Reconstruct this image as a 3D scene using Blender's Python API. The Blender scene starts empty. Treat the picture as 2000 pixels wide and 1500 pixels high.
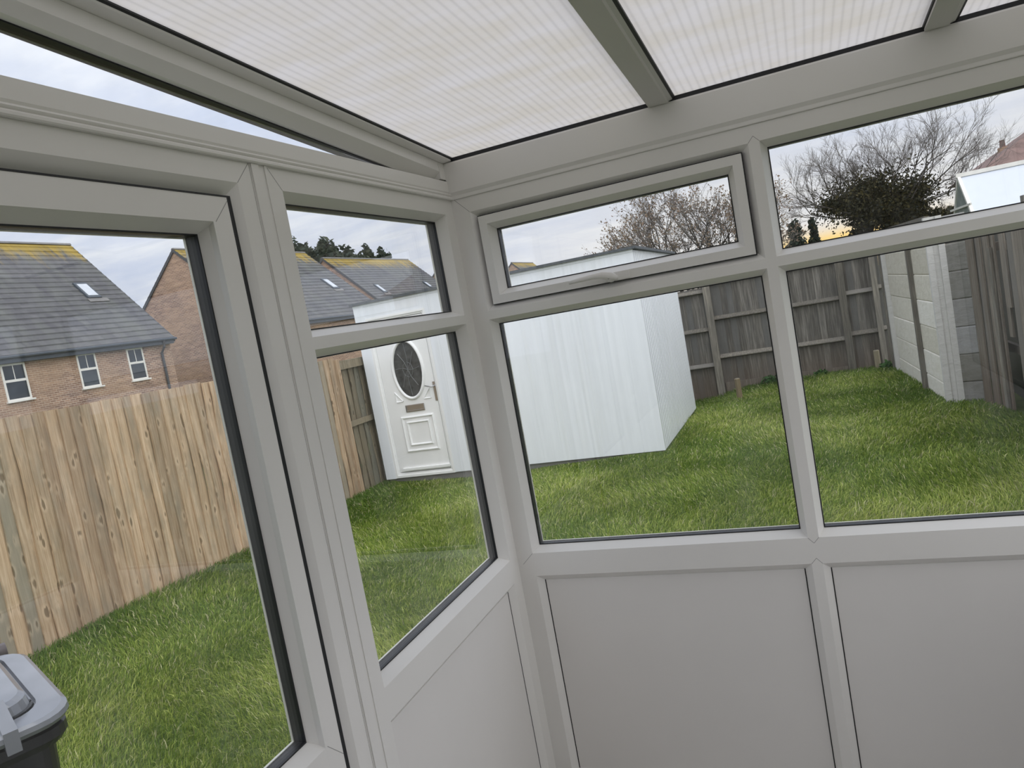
import bpy, math, random
import numpy as np
from mathutils import Vector, Matrix

random.seed(7)
RNG = np.random.default_rng(11)
COL = bpy.context.scene.collection
SC = bpy.context.scene

# ---------------------------------------------------------------- camera
cam_d = bpy.data.cameras.new('camera')
cam = bpy.data.objects.new('camera', cam_d)
COL.objects.link(cam)
RIGHT = Vector((0.91830535, 0.35308896, -0.17900692))
DOWN = Vector((-0.13560861, -0.14425086, -0.98020508))
FWD = Vector((-0.3719215, 0.92440244, -0.08458443))
m = Matrix.Identity(4)
for r in range(3):
    m[r][0] = RIGHT[r]; m[r][1] = -DOWN[r]; m[r][2] = -FWD[r]
m.translation = Vector((0.97541029, -2.19541153, 1.60417563))
cam.matrix_world = m
cam_d.sensor_width = 36.0
cam_d.lens = 1472.25 / 2000.0 * 36.0
cam_d.clip_start = 0.02
cam_d.clip_end = 400
SC.camera = cam

# ---------------------------------------------------------------- sky, added fill light, exposure
SC.view_settings.view_transform = 'Standard'
SC.view_settings.look = 'None'
SC.view_settings.gamma = 1.0
SC.view_settings.use_curve_mapping = False
SC.view_settings.exposure = 0.0
SC.cycles.max_bounces = 8
SC.cycles.diffuse_bounces = 4
SC.cycles.glossy_bounces = 3
SC.cycles.transmission_bounces = 4
SC.cycles.transparent_max_bounces = 12
SC.cycles.caustics_reflective = False
SC.cycles.caustics_refractive = False


class NT:
    """small helper that builds node trees"""
    def __init__(self, tree):
        self.t = tree
        tree.nodes.clear()

    def n(self, kind, **kw):
        nd = self.t.nodes.new(kind)
        for k, v in kw.items():
            if k == 'ins':
                for a, b in v.items():
                    self.set(nd, a, b)
            else:
                setattr(nd, k, v)
        return nd

    def set(self, nd, key, val):
        s = nd.inputs[key]
        if hasattr(val, 'is_output'):
            self.t.links.new(val, s)
        elif hasattr(s, 'default_value'):
            try:
                s.default_value = val
            except Exception:
                s.default_value = (val[0], val[1], val[2], 1.0)

    def ramp(self, fac, stops, interp='LINEAR'):
        nd = self.t.nodes.new('ShaderNodeValToRGB')
        nd.color_ramp.interpolation = interp
        el = nd.color_ramp.elements
        while len(el) > 1:
            el.remove(el[-1])
        for i, (p, c) in enumerate(stops):
            e = el[0] if i == 0 else el.new(p)
            e.position = p
            if not hasattr(c, '__len__'):
                c = (c, c, c)
            e.color = (c[0], c[1], c[2], 1)
        self.set(nd, 'Fac', fac)
        return nd.outputs['Color']

    def math(self, op, a, b=0.0, c=0.0, clamp=False):
        nd = self.t.nodes.new('ShaderNodeMath')
        nd.operation = op
        nd.use_clamp = clamp
        self.set(nd, 0, a); self.set(nd, 1, b)
        self.set(nd, 2, c)
        return nd.outputs[0]

    def mix(self, fac, a, b, blend='MIX'):
        nd = self.t.nodes.new('ShaderNodeMix')
        nd.data_type = 'RGBA'
        nd.blend_type = blend
        self.set(nd, 0, fac)
        for i, v in ((6, a), (7, b)):
            if hasattr(v, 'is_output'):
                self.t.links.new(v, nd.inputs[i])
            else:
                nd.inputs[i].default_value = (v[0], v[1], v[2], 1)
        return nd.outputs[2]

    def noise(self, vec, scale, detail=3, rough=0.5, dist=0.0):
        nd = self.n('ShaderNodeTexNoise', ins={'Vector': vec, 'Scale': scale, 'Detail': detail, 'Roughness': rough, 'Distortion': dist})
        return nd.outputs['Fac']

    def mapping(self, vec, scale=(1, 1, 1), loc=(0, 0, 0), rot=(0, 0, 0)):
        nd = self.n('ShaderNodeMapping', ins={'Vector': vec, 'Scale': scale, 'Location': loc, 'Rotation': rot})
        return nd.outputs[0]


world = bpy.data.worlds.new('overcast sky')
SC.world = world
world.use_nodes = True
w = NT(world.node_tree)
tc = w.n('ShaderNodeTexCoord').outputs['Generated']
sep = w.n('ShaderNodeSeparateXYZ', ins={'Vector': tc})
sx, sy, sz = sep.outputs
# flat cloud layer: project the direction onto a plane overhead
den = w.math('MAXIMUM', w.math('ADD', sz, 0.12), 0.05)
cl = w.n('ShaderNodeCombineXYZ', ins={'X': w.math('DIVIDE', sx, den), 'Y': w.math('DIVIDE', sy, den), 'Z': 0.0}).outputs[0]
n1 = w.noise(w.mapping(cl, (0.7, 1.1, 1), (3.1, 0.6, 0)), 1.3, 6, 0.55, 0.6)
n2 = w.noise(w.mapping(cl, (0.5, 1.5, 1), (1.2, 4.6, 0)), 3.2, 5, 0.6, 0.3)
cloud = w.math('ADD', w.math('MULTIPLY', n1, 0.7), w.math('MULTIPLY', n2, 0.3))
skyc = w.ramp(cloud, [(0.34, (0.60, 0.68, 0.86)), (0.48, (0.72, 0.78, 0.91)), (0.58, (0.87, 0.91, 0.98)), (0.70, (1.02, 1.03, 1.05))])
up = w.ramp(sz, [(0.0, 0.90), (0.12, 0.97), (0.35, 1.12), (1.0, 1.40)])
skyc = w.mix(1.0, skyc, up, 'MULTIPLY')
# pale, then yellow light low on the horizon beyond the back fence (+Y)
az = w.math('ABSOLUTE', w.math('ARCTAN2', w.math('SUBTRACT', sx, 0.05), sy))
side = w.ramp(az, [(0.0, 1.0), (0.22, 0.9), (0.5, 0.25), (1.0, 0.0)])
narrow = w.ramp(az, [(0.0, 1.0), (0.07, 0.9), (0.13, 0.35), (0.22, 0.0)])
pale = w.math('MULTIPLY', side, w.ramp(sz, [(0.0, 1.0), (0.06, 0.8), (0.16, 0.15), (0.3, 0.0)]))
skyc = w.mix(pale, skyc, (0.95, 0.93, 0.90))
glow = w.math('MULTIPLY', narrow, w.ramp(sz, [(0.0, 1.0), (0.026, 0.95), (0.038, 0.3), (0.05, 0.0)]))
skyc = w.mix(glow, skyc, (1.15, 0.78, 0.22))
bg = w.n('ShaderNodeBackground', ins={'Color': skyc, 'Strength': 1.0})
out = w.n('ShaderNodeOutputWorld')
w.t.links.new(bg.outputs[0], out.inputs['Surface'])
world.cycles.sampling_method = 'AUTOMATIC'

fill_lamp_d = bpy.data.lights.new('soft_fill', 'SUN')  # added soft lamp to brighten upright faces, no such source in sight
fill_lamp_d.energy = 2.7
fill_lamp_d.angle = math.radians(110)
fill_lamp_d.color = (1.0, 0.97, 0.93)
fill_lamp = bpy.data.objects.new('soft_fill', fill_lamp_d)
COL.objects.link(fill_lamp)
fill_lamp.rotation_euler = Vector((0.62, -0.56, 0.74)).to_track_quat('Z', 'Y').to_euler()
fill_lamp.location = (6, -9, 14)


# ---------------------------------------------------------------- materials
def new_mat(name):
    mt = bpy.data.materials.new(name)
    mt.use_nodes = True
    return mt, NT(mt.node_tree)


def finish(h, surf, disp=None):
    o = h.n('ShaderNodeOutputMaterial')
    h.t.links.new(surf, o.inputs['Surface'])


def pbsdf(h, col, rough=0.5, bump=None, bstr=0.3, bdist=0.01, metal=0.0, spec=0.5):
    p = h.n('ShaderNodeBsdfPrincipled', ins={'Roughness': rough, 'Metallic': metal, 'Specular IOR Level': spec})
    h.set(p, 'Base Color', col)
    if bump is not None:
        b = h.n('ShaderNodeBump', ins={'Height': bump, 'Strength': bstr, 'Distance': bdist})
        h.t.links.new(b.outputs[0], p.inputs['Normal'])
    return p.outputs[0]


def obco(h):
    return h.n('ShaderNodeTexCoord').outputs['Object']


def simple(name, col, rough=0.5, var=0.06, scale=6.0, metal=0.0, bump=0.0, spec=0.5):
    mt, h = new_mat(name)
    f = h.noise(obco(h), scale, 4, 0.6)
    c0 = tuple(max(0, c * (1 - var)) for c in col); c1 = tuple(c * (1 + var) for c in col)
    c = h.ramp(f, [(0.3, c0), (0.7, c1)])
    finish(h, pbsdf(h, c, rough, f if bump else None, bump, 0.01, metal, spec))
    return mt


M = {}
# uPVC with a very faint wood grain
def pvc_mat(name, col, rough):
    mt, h = new_mat(name)
    o = obco(h)
    g = h.noise(h.mapping(o, (30, 30, 30)), 6.0, 3, 0.6)
    d = h.noise(o, 2.2, 4, 0.6)
    c = h.ramp(d, [(0.3, tuple(x * 0.965 for x in col)), (0.7, col)])
    finish(h, pbsdf(h, c, rough, g, 0.05, 0.002))
    return mt
M['pvc'] = pvc_mat('white_upvc', (0.78, 0.765, 0.735), 0.33)
M['panel'] = pvc_mat('white_upvc_panel', (0.76, 0.74, 0.715), 0.42)
M['bar'] = pvc_mat('shaded_bar_upvc', (0.60, 0.59, 0.56), 0.4)  # white uPVC darkened for the bars' shaded undersides
M['gasket'] = simple('black_rubber', (0.012, 0.013, 0.014), 0.55)
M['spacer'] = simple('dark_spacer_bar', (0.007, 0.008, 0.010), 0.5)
M['seam'] = simple('mitre_joint_line', (0.33, 0.325, 0.31), 0.7)  # grey of the hairline mitre joints
M['lip'] = simple('cream_outer_lip', (0.78, 0.77, 0.70), 0.5)
M['silver'] = simple('satin_metal', (0.55, 0.55, 0.56), 0.28, metal=1.0)

mt, h = new_mat('window_glass')
lw = h.n('ShaderNodeLayerWeight', ins={'Blend': 0.5}).outputs['Facing']
fac = h.math('ADD', 0.035, h.math('MULTIPLY', 0.93, h.math('POWER', lw, 5.0)))
smear = h.noise(h.mapping(obco(h), (2, 2, 0.7)), 3.0, 4, 0.6)
tr = h.n('ShaderNodeBsdfTransparent', ins={'Color': (0.977, 0.98, 0.982, 1)}).outputs[0]
gl = h.n('ShaderNodeBsdfGlossy', ins={'Roughness': 0.0, 'Color': (1, 1, 1, 1)}).outputs[0]
ms = h.n('ShaderNodeMixShader', ins={0: fac, 1: tr, 2: gl}).outputs[0]
df = h.n('ShaderNodeBsdfDiffuse', ins={'Color': (0.8, 0.82, 0.82, 1)}).outputs[0]
ms2 = h.n('ShaderNodeMixShader', ins={0: h.math('MULTIPLY', h.ramp(smear, [(0.45, 0.0), (0.8, 1.0)]), 0.05), 1: ms, 2: df}).outputs[0]
finish(h, ms2)
M['glass'] = mt

mt, h = new_mat('multiwall_polycarbonate')
o = obco(h)
sp = h.n('ShaderNodeSeparateXYZ', ins={'Vector': o})
rib = h.math('SINE', h.math('MULTIPLY', sp.outputs[0], 2 * math.pi / 0.0205))
rib2 = h.math('SINE', h.math('MULTIPLY', sp.outputs[0], 2 * math.pi / 0.082))
ribc = h.ramp(h.math('MULTIPLY_ADD', rib, 0.5, 0.5), [(0.0, 0.87), (0.30, 0.975), (1.0, 1.0)])
dirt = h.noise(h.mapping(o, (1.5, 3.0, 1)), 3.0, 4, 0.6)
edge = h.math('MULTIPLY', h.ramp(h.math('MULTIPLY', sp.outputs[1], -1.0), [(0.0, 1.0), (0.16, 0.8), (0.42, 0.0)]), h.ramp(dirt, [(0.35, 0.0), (0.65, 0.75)]))
c = h.mix(edge, (0.635, 0.605, 0.59), (0.58, 0.535, 0.46))
c = h.mix(1.0, c, ribc, 'MULTIPLY')
t = h.n('ShaderNodeBsdfTranslucent'); h.set(t, 'Color', c)
d = h.n('ShaderNodeBsdfDiffuse'); h.set(d, 'Color', c)
finish(h, h.n('ShaderNodeMixShader', ins={0: 0.42, 1: t.outputs[0], 2: d.outputs[0]}).outputs[0])
M['poly'] = mt


def wood_mat(name, c_lo, c_mid, c_hi, grey, grey_amt, knots=True, stain=0.0):
    """sawn boards: per-board tone from Object Info, long grain, knots"""
    mt, h = new_mat(name)
    o = obco(h)
    rnd = h.n('ShaderNodeObjectInfo').outputs['Random']
    off = h.n('ShaderNodeCombineXYZ', ins={'X': h.math('MULTIPLY', rnd, 37.0), 'Y': 0.0, 'Z': h.math('MULTIPLY', rnd, 53.0)}).outputs[0]
    v = h.n('ShaderNodeVectorMath', operation='ADD', ins={0: o, 1: off}).outputs[0]
    g1 = h.noise(h.mapping(v, (14, 14, 0.9)), 3.0, 5, 0.6, 0.4)
    g2 = h.noise(h.mapping(v, (60, 60, 1.5)), 2.0, 3, 0.6)
    c = h.ramp(g1, [(0.28, c_lo), (0.5, c_mid), (0.72, c_hi)])
    c = h.mix(0.35, c, h.ramp(g2, [(0.35, tuple(x * 0.6 for x in c_mid)), (0.65, c_hi)]))
    tone = h.ramp(h.math('FRACT', h.math('MULTIPLY', rnd, 7.31)), [(0.0, 0.66), (0.35, 0.95), (0.7, 1.0), (1.0, 1.16)])
    c = h.mix(1.0, c, tone, 'MULTIPLY')
    isg = h.math('MULTIPLY', h.math('GREATER_THAN', h.math('FRACT', h.math('MULTIPLY', rnd, 3.77)), 1.0 - grey_amt), 0.75)
    c = h.mix(isg, c, grey)
    blotch = h.noise(h.mapping(v, (5, 5, 2.2)), 1.3, 4, 0.6)
    c = h.mix(h.ramp(blotch, [(0.46, 0.0), (0.72, 0.5)]), c, tuple(x * 0.75 for x in grey))
    if stain:
        sp = h.n('ShaderNodeSeparateXYZ', ins={'Vector': o})
        low = h.math('ADD', h.ramp(h.math('MULTIPLY', sp.outputs[2], 1.0), [(0.0, 1.0), (0.45, 0.3), (0.75, 0.0)]), h.math('MULTIPLY', g1, 0.2))
        c = h.mix(h.math('MULTIPLY', low, stain, clamp=True), c, (0.12, 0.08, 0.05))
    bump = g1
    if knots:
        vo = h.n('ShaderNodeTexVoronoi', ins={'Vector': h.mapping(v, (9.0, 9.0, 5.0)), 'Scale': 1.0, 'Randomness': 1.0})
        dist = h.math('ADD', vo.outputs['Distance'], h.math('ADD', h.math('MULTIPLY', h.math('SUBTRACT', g1, 0.5), 0.55), h.math('MULTIPLY', h.math('SUBTRACT', h.noise(v, 3.0, 2), 0.62), 0.3)))
        kn = h.ramp(dist, [(0.0, 1.0), (0.075, 0.9), (0.12, 0.0)])
        halo = h.ramp(dist, [(0.10, 0.0), (0.16, 0.24), (0.30, 0.0)])
        c = h.mix(halo, c, tuple(min(1, x * 1.25) for x in c_hi))
        c = h.mix(h.math('MULTIPLY', kn, 0.8), c, tuple(x * 0.35 for x in c_mid))
        bump = h.math('SUBTRACT', g1, h.math('MULTIPLY', kn, 0.6))
    finish(h, pbsdf(h, c, 0.85, bump, 0.4, 0.006, spec=0.2))
    return mt


M['tan_wood'] = wood_mat('sawn_tan_softwood', (0.34, 0.215, 0.12), (0.53, 0.375, 0.235), (0.69, 0.535, 0.38), (0.30, 0.28, 0.22), 0.2)
M['tan_dull'] = wood_mat('dull_green_softwood', (0.20, 0.165, 0.11), (0.27, 0.23, 0.16), (0.34, 0.29, 0.21), (0.22, 0.22, 0.18), 0.4)
M['grey_wood'] = wood_mat('weathered_grey_softwood', (0.06, 0.056, 0.05), (0.13, 0.123, 0.11), (0.30, 0.285, 0.255), (0.12, 0.122, 0.12), 0.3, False, 0.5)
M['rail_wood'] = wood_mat('weathered_rail', (0.085, 0.08, 0.07), (0.155, 0.143, 0.122), (0.31, 0.285, 0.235), (0.22, 0.21, 0.19), 0.2, False)
M['brown_wood'] = wood_mat('old_brown_boards', (0.12, 0.10, 0.08), (0.215, 0.185, 0.15), (0.36, 0.325, 0.28), (0.20, 0.19, 0.175), 0.3, False, 0.6)
M['stake_wood'] = wood_mat('stake_wood', (0.20, 0.15, 0.08), (0.33, 0.25, 0.14), (0.45, 0.35, 0.22), (0.25, 0.23, 0.17), 0.1, False)

def concrete(name, a, b, cc, rscale=5.17):
    mt, h = new_mat(name)
    o = obco(h)
    rnd = h.n('ShaderNodeObjectInfo').outputs['Random']
    f = h.noise(h.mapping(o, (3, 3, 6)), 3.0, 6, 0.65, 0.5)
    c = h.ramp(h.math('ADD', h.math('MULTIPLY', f, 0.5), h.math('MULTIPLY', h.math('FRACT', h.math('MULTIPLY', rnd, rscale)), 0.55)), [(0.2, a), (0.5, b), (0.8, cc)])
    finish(h, pbsdf(h, c, 0.9, f, 0.5, 0.02, spec=0.2))
    return mt
M['slab'] = concrete('weathered_concrete', (0.50, 0.465, 0.38), (0.68, 0.645, 0.555), (0.82, 0.79, 0.73))
M['slab_grey'] = concrete('grey_green_concrete', (0.17, 0.165, 0.14), (0.26, 0.255, 0.24), (0.33, 0.33, 0.33))
M['cpost'] = concrete('concrete_post', (0.42, 0.41, 0.385), (0.52, 0.51, 0.485), (0.62, 0.61, 0.585))
M['plinth'] = concrete('dark_plinth', (0.13, 0.125, 0.12), (0.18, 0.175, 0.17), (0.22, 0.215, 0.2))

mt, h = new_mat('shed_cladding')
o = obco(h)
st = h.noise(h.mapping(o, (16, 16, 0.35)), 1.2, 4, 0.6)
c = h.ramp(st, [(0.3, (0.78, 0.81, 0.85)), (0.55, (0.82, 0.85, 0.89)), (0.75, (0.85, 0.88, 0.92))])
c = h.mix(h.ramp(h.noise(h.mapping(o, (9, 9, 0.6)), 1.0, 3), [(0.55, 0.0), (0.8, 0.4)]), c, (0.74, 0.76, 0.75))
finish(h, pbsdf(h, c, 0.3))
M['clad'] = mt
M['white_door'] = simple('white_door_skin', (0.86, 0.865, 0.86), 0.35, 0.02)
M['felt'] = simple('dark_roof_felt', (0.09, 0.10, 0.11), 0.8, 0.2, 20)
M['obscure'] = None
mt, h = new_mat('leaded_dark_glass')
f = h.noise(obco(h), 14.0, 4, 0.6)
finish(h, pbsdf(h, h.ramp(f, [(0.3, (0.03, 0.033, 0.034)), (0.7, (0.09, 0.095, 0.095))]), 0.25, f, 0.3, 0.01))
M['obscure'] = mt
M['lead'] = simple('lead_strip', (0.22, 0.23, 0.235), 0.4, metal=0.4)

mt, h = new_mat('buff_red_brick')
o = obco(h)
sp = h.n('ShaderNodeSeparateXYZ', ins={'Vector': o})
uv = h.n('ShaderNodeCombineXYZ', ins={'X': h.math('ADD', sp.outputs[0], sp.outputs[1]), 'Y': sp.outputs[2], 'Z': 0.0}).outputs[0]
bt = h.n('ShaderNodeTexBrick', ins={'Vector': uv, 'Scale': 1.0, 'Brick Width': 0.225, 'Row Height': 0.075, 'Mortar Size': 0.012, 'Mortar Smooth': 0.2, 'Bias': 0.0})
bt.offset = 0.5
h.set(bt, 'Color1', (0.42, 0.255, 0.175)); h.set(bt, 'Color2', (0.20, 0.11, 0.085)); h.set(bt, 'Mortar', (0.55, 0.46, 0.37))
f = h.noise(h.mapping(uv, (0.9, 5.5, 1)), 1.0, 6, 0.7)
f2 = h.noise(uv, 0.35, 3, 0.6)
c = h.mix(h.ramp(f, [(0.42, 0.0), (0.66, 0.7)]), bt.outputs['Color'], (0.20, 0.135, 0.11))
c = h.mix(h.ramp(f2, [(0.42, 0.0), (0.7, 0.5)]), c, (0.46, 0.315, 0.20))
finish(h, pbsdf(h, c, 0.9, bt.outputs['Fac'], -0.3, 0.01, spec=0.15))
M['brick'] = mt

mt, h = new_mat('grey_roof_tiles')
o = obco(h)
sp = h.n('ShaderNodeSeparateXYZ', ins={'Vector': o})
uv = h.n('ShaderNodeCombineXYZ', ins={'X': sp.outputs[1], 'Y': sp.outputs[2], 'Z': 0.0}).outputs[0]
bt = h.n('ShaderNodeTexBrick', ins={'Vector': uv, 'Scale': 1.0, 'Brick Width': 0.30, 'Row Height': 0.222, 'Mortar Size': 0.006, 'Mortar Smooth': 0.3, 'Bias': 0.0})
bt.offset = 0.5
h.set(bt, 'Color1', (0.125, 0.125, 0.132)); h.set(bt, 'Color2', (0.088, 0.088, 0.096)); h.set(bt, 'Mortar', (0.055, 0.055, 0.06))
f = h.noise(h.mapping(uv, (1.2, 0.35, 1)), 1.1, 5, 0.65)
c = h.mix(h.ramp(f, [(0.42, 0.0), (0.7, 0.65)]), bt.outputs['Color'], (0.155, 0.165, 0.145))
c = h.mix(h.ramp(h.noise(h.mapping(uv, (2.0, 0.5, 1)), 1.5, 4), [(0.55, 0), (0.75, .5)]), c, (0.075, 0.072, 0.085))
# yellow lichen under the ridge: height above the eaves (object origin at eaves level)
li = h.noise(h.mapping(uv, (1.8, 0.35, 1)), 1.5, 5, 0.7)
lim = h.ramp(h.math('ADD', h.math('MULTIPLY', sp.outputs[2], 0.2), h.math('MULTIPLY', h.math('SUBTRACT', li, 0.5), 0.55)), [(0.79, 0.0), (0.86, 0.55), (0.92, 0.95)])
c = h.mix(lim, c, h.ramp(f, [(0.3, (0.24, 0.17, 0.035)), (0.7, (0.42, 0.30, 0.06))]))
finish(h, pbsdf(h, c, 0.75, bt.outputs['Fac'], -0.4, 0.01, spec=0.3))
M['tile'] = mt
M['ridge'] = simple('grey_ridge_tile', (0.19, 0.185, 0.18), 0.8, 0.2, 3)
M['verge'] = simple('dark_verge', (0.055, 0.058, 0.065), 0.6)
M['fascia'] = simple('dark_blue_grey_fascia', (0.055, 0.068, 0.085), 0.45)
M['white_frame'] = simple('white_house_frame', (0.78, 0.76, 0.71), 0.4)
M['house_glass'] = simple('dark_house_pane', (0.035, 0.045, 0.055), 0.06, 0.35, 1.5)
M['skylight_glass'] = simple('pale_roof_window_glass', (0.55, 0.58, 0.62), 0.12)
M['red_tile'] = simple('red_brown_clay_tiles', (0.20, 0.13, 0.115), 0.85, 0.25, 2.0)
M['bluewhite'] = simple('pale_opal_roof_sheet', (0.58, 0.62, 0.68), 0.3, 0.02)
M['greenglass'] = simple('greenish_greenhouse_glass', (0.30, 0.34, 0.32), 0.15, 0.2)

mt, h = new_mat('wheelie_bin_plastic')
finish(h, pbsdf(h, (0.016, 0.017, 0.019), 0.36, spec=0.5))
M['bin'] = mt
mt, h = new_mat('wheelie_bin_lid_plastic')
f = h.noise(obco(h), 9.0, 4)
finish(h, pbsdf(h, h.ramp(f, [(0.3, (0.20, 0.21, 0.23)), (0.7, (0.26, 0.27, 0.295))]), 0.16, spec=1.0))
M['binlid'] = mt
M['binrail'] = simple('faded_bin_rail', (0.16, 0.135, 0.13), 0.45)

mt, h = new_mat('lawn_soil_and_thatch')
o = obco(h)
f = h.noise(o, 9.0, 5, 0.65)
f2 = h.noise(o, 0.9, 3, 0.6)
c = h.ramp(f, [(0.3, (0.045, 0.075, 0.018)), (0.55, (0.085, 0.125, 0.03)), (0.75, (0.14, 0.165, 0.055))])
finish(h, pbsdf(h, c, 0.95, f, 0.6, 0.03, spec=0.1))
M['soil'] = mt

mt, h = new_mat('grass_blades')
at = h.n('ShaderNodeAttribute', attribute_name='tint').outputs['Color']
a = pbsdf(h, at, 0.55, spec=0.25)
t = h.n('ShaderNodeBsdfTranslucent'); h.set(t, 'Color', at)
finish(h, h.n('ShaderNodeMixShader', ins={0: 0.35, 1: a, 2: t.outputs[0]}).outputs[0])
M['grass'] = mt


def leaf_mat(name, cols, trans=0.25):
    mt, h = new_mat(name)
    g = h.n('ShaderNodeNewGeometry').outputs['Random Per Island']
    c = h.ramp(g, [(i / max(1, len(cols) - 1), k) for i, k in enumerate(cols)])
    a = pbsdf(h, c, 0.6, spec=0.2)
    t = h.n('ShaderNodeBsdfTranslucent'); h.set(t, 'Color', c)
    finish(h, h.n('ShaderNodeMixShader', ins={0: trans, 1: a, 2: t.outputs[0]}).outputs[0])
    return mt


M['ivy'] = leaf_mat('dark_ivy_leaves', [(0.012, 0.014, 0.008), (0.03, 0.03, 0.014), (0.075, 0.062, 0.020), (0.022, 0.028, 0.022)])
M['russet'] = leaf_mat('russet_leaves', [(0.20, 0.14, 0.10), (0.30, 0.21, 0.15), (0.22, 0.18, 0.12), (0.36, 0.27, 0.19)])
M['conifer'] = leaf_mat('dark_conifer_foliage', [(0.008, 0.018, 0.012), (0.02, 0.036, 0.02), (0.03, 0.045, 0.03)])
M['farleaf'] = leaf_mat('far_evergreen_foliage', [(0.02, 0.035, 0.025), (0.045, 0.06, 0.04), (0.07, 0.08, 0.05)])
M['weed'] = leaf_mat('weed_leaves', [(0.02, 0.07, 0.015), (0.05, 0.13, 0.03), (0.07, 0.15, 0.04)])
M['bark'] = simple('dark_bark', (0.055, 0.048, 0.042), 0.9, 0.25, 5, bump=0.4)
M['twig'] = simple('grey_brown_twigs', (0.135, 0.12, 0.108), 0.9, 0.2, 5)
M['floor'] = simple('grey_floor_tile', (0.62, 0.60, 0.57), 0.4, 0.08, 2)
M['render'] = simple('cream_house_render', (0.36, 0.34, 0.31), 0.8, 0.04, 3)
M['far'] = simple('distant_ground', (0.10, 0.12, 0.05), 0.95, 0.3, 0.1)


# ---------------------------------------------------------------- mesh helpers
def wloc(o):
    v = Vector((0, 0, 0))
    while o is not None:
        v += o.location
        o = o.parent
    return v


class MB:
    """collects faces, links them as one mesh object"""
    def __init__(self):
        self.v = []
        self.f = []

    def add(self, vs, fs):
        b = len(self.v)
        self.v += [tuple(x) for x in vs]
        self.f += [tuple(b + i for i in q) for q in fs]
        return self

    def hexa(self, p):
        return self.add(p, [(0, 3, 2, 1), (4, 5, 6, 7), (0, 1, 5, 4), (1, 2, 6, 5), (2, 3, 7, 6), (3, 0, 4, 7)])

    def box(self, a, b, fn=None):
        x0, y0, z0 = a; x1, y1, z1 = b
        p = [(x0, y0, z0), (x1, y0, z0), (x1, y1, z0), (x0, y1, z0), (x0, y0, z1), (x1, y0, z1), (x1, y1, z1), (x0, y1, z1)]
        if fn:
            p = [fn(*q) for q in p]
        return self.hexa(p)

    def ring(self, rect, prof, fn):
        """sweep a closed (inset, depth) profile round a rectangle (s0,s1,z0,z1) with mitred corners"""
        s0, s1, z0, z1 = rect
        n = len(prof)
        vs = []
        for (i, d) in prof:
            for (s, z) in ((s0 + i, z0 + i), (s1 - i, z0 + i), (s1 - i, z1 - i), (s0 + i, z1 - i)):
                vs.append(fn(s, d, z))
        fs = []
        for k in range(n):
            k2 = (k + 1) % n
            for c in range(4):
                c2 = (c + 1) % 4
                fs.append((k * 4 + c, k * 4 + c2, k2 * 4 + c2, k2 * 4 + c))
        return self.add(vs, fs)

    def extrude(self, prof, p0, p1, caps=True):
        """prof: list of (dx,dy,dz) offsets, swept from p0 to p1"""
        n = len(prof)
        vs = [tuple(Vector(p0) + Vector(q)) for q in prof] + [tuple(Vector(p1) + Vector(q)) for q in prof]
        fs = [(i, (i + 1) % n, n + (i + 1) % n, n + i) for i in range(n)]
        if caps:
            fs += [tuple(range(n))[::-1], tuple(range(n, 2 * n))]
        return self.add(vs, fs)

    def tube(self, pts, radii, n=6, cap=True):
        pts = [Vector(p) for p in pts]
        vs = []
        for i, p in enumerate(pts):
            d = (pts[min(i + 1, len(pts) - 1)] - pts[max(i - 1, 0)])
            d = d.normalized() if d.length > 1e-9 else Vector((0, 0, 1))
            a = d.cross(Vector((0.31, 0.17, 0.93)))
            if a.length < 1e-3:
                a = d.cross(Vector((1, 0, 0)))
            a.normalize(); b = d.cross(a)
            for k in range(n):
                t = 2 * math.pi * k / n
                vs.append(p + (a * math.cos(t) + b * math.sin(t)) * radii[i])
        fs = []
        for i in range(len(pts) - 1):
            for k in range(n):
                k2 = (k + 1) % n
                fs.append((i * n + k, i * n + k2, (i + 1) * n + k2, (i + 1) * n + k))
        if cap:
            fs += [tuple(range(n))[::-1], tuple(range((len(pts) - 1) * n, len(pts) * n))]
        return self.add(vs, fs)

    def build(self, name, mat, parent=None, kind=None, smooth=False):
        me = bpy.data.meshes.new(name)
        off = wloc(parent) if parent else Vector((0, 0, 0))
        me.from_pydata([(a - off.x, b - off.y, c - off.z) for a, b, c in self.v], [], self.f)
        me.materials.append(mat)
        me.validate()
        import bmesh
        bm = bmesh.new(); bm.from_mesh(me)
        bmesh.ops.recalc_face_normals(bm, faces=bm.faces)
        bm.to_mesh(me); bm.free()
        if smooth:
            me.polygons.foreach_set('use_smooth', [True] * len(me.polygons))
        o = bpy.data.objects.new(name, me)
        COL.objects.link(o)
        if parent:
            o.parent = parent
        if kind:
            o['kind'] = kind
        return o


def thing(name, loc, label=None, cat=None, group=None, kind=None):
    o = bpy.data.objects.new(name, None)
    o.empty_display_size = 0.1
    o.location = loc
    COL.objects.link(o)
    if label: o['label'] = label
    if cat: o['category'] = cat
    if group: o['group'] = group
    if kind: o['kind'] = kind
    return o


def tag(o, label=None, cat=None, group=None, kind=None):
    if label: o['label'] = label
    if cat: o['category'] = cat
    if group: o['group'] = group
    if kind: o['kind'] = kind
    return o


def FR(s, d, z):   # garden wall: y = 0 plane, d points outdoors
    return (s, d, z)
def FL(s, d, z):   # door wall: x = 0 plane, s runs along y
    return (-d, s, z)
XR = 1.813         # right-hand end wall
YH = -2.95         # house wall behind the camera
def FE(s, d, z):
    return (XR + d, s, z)


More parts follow.
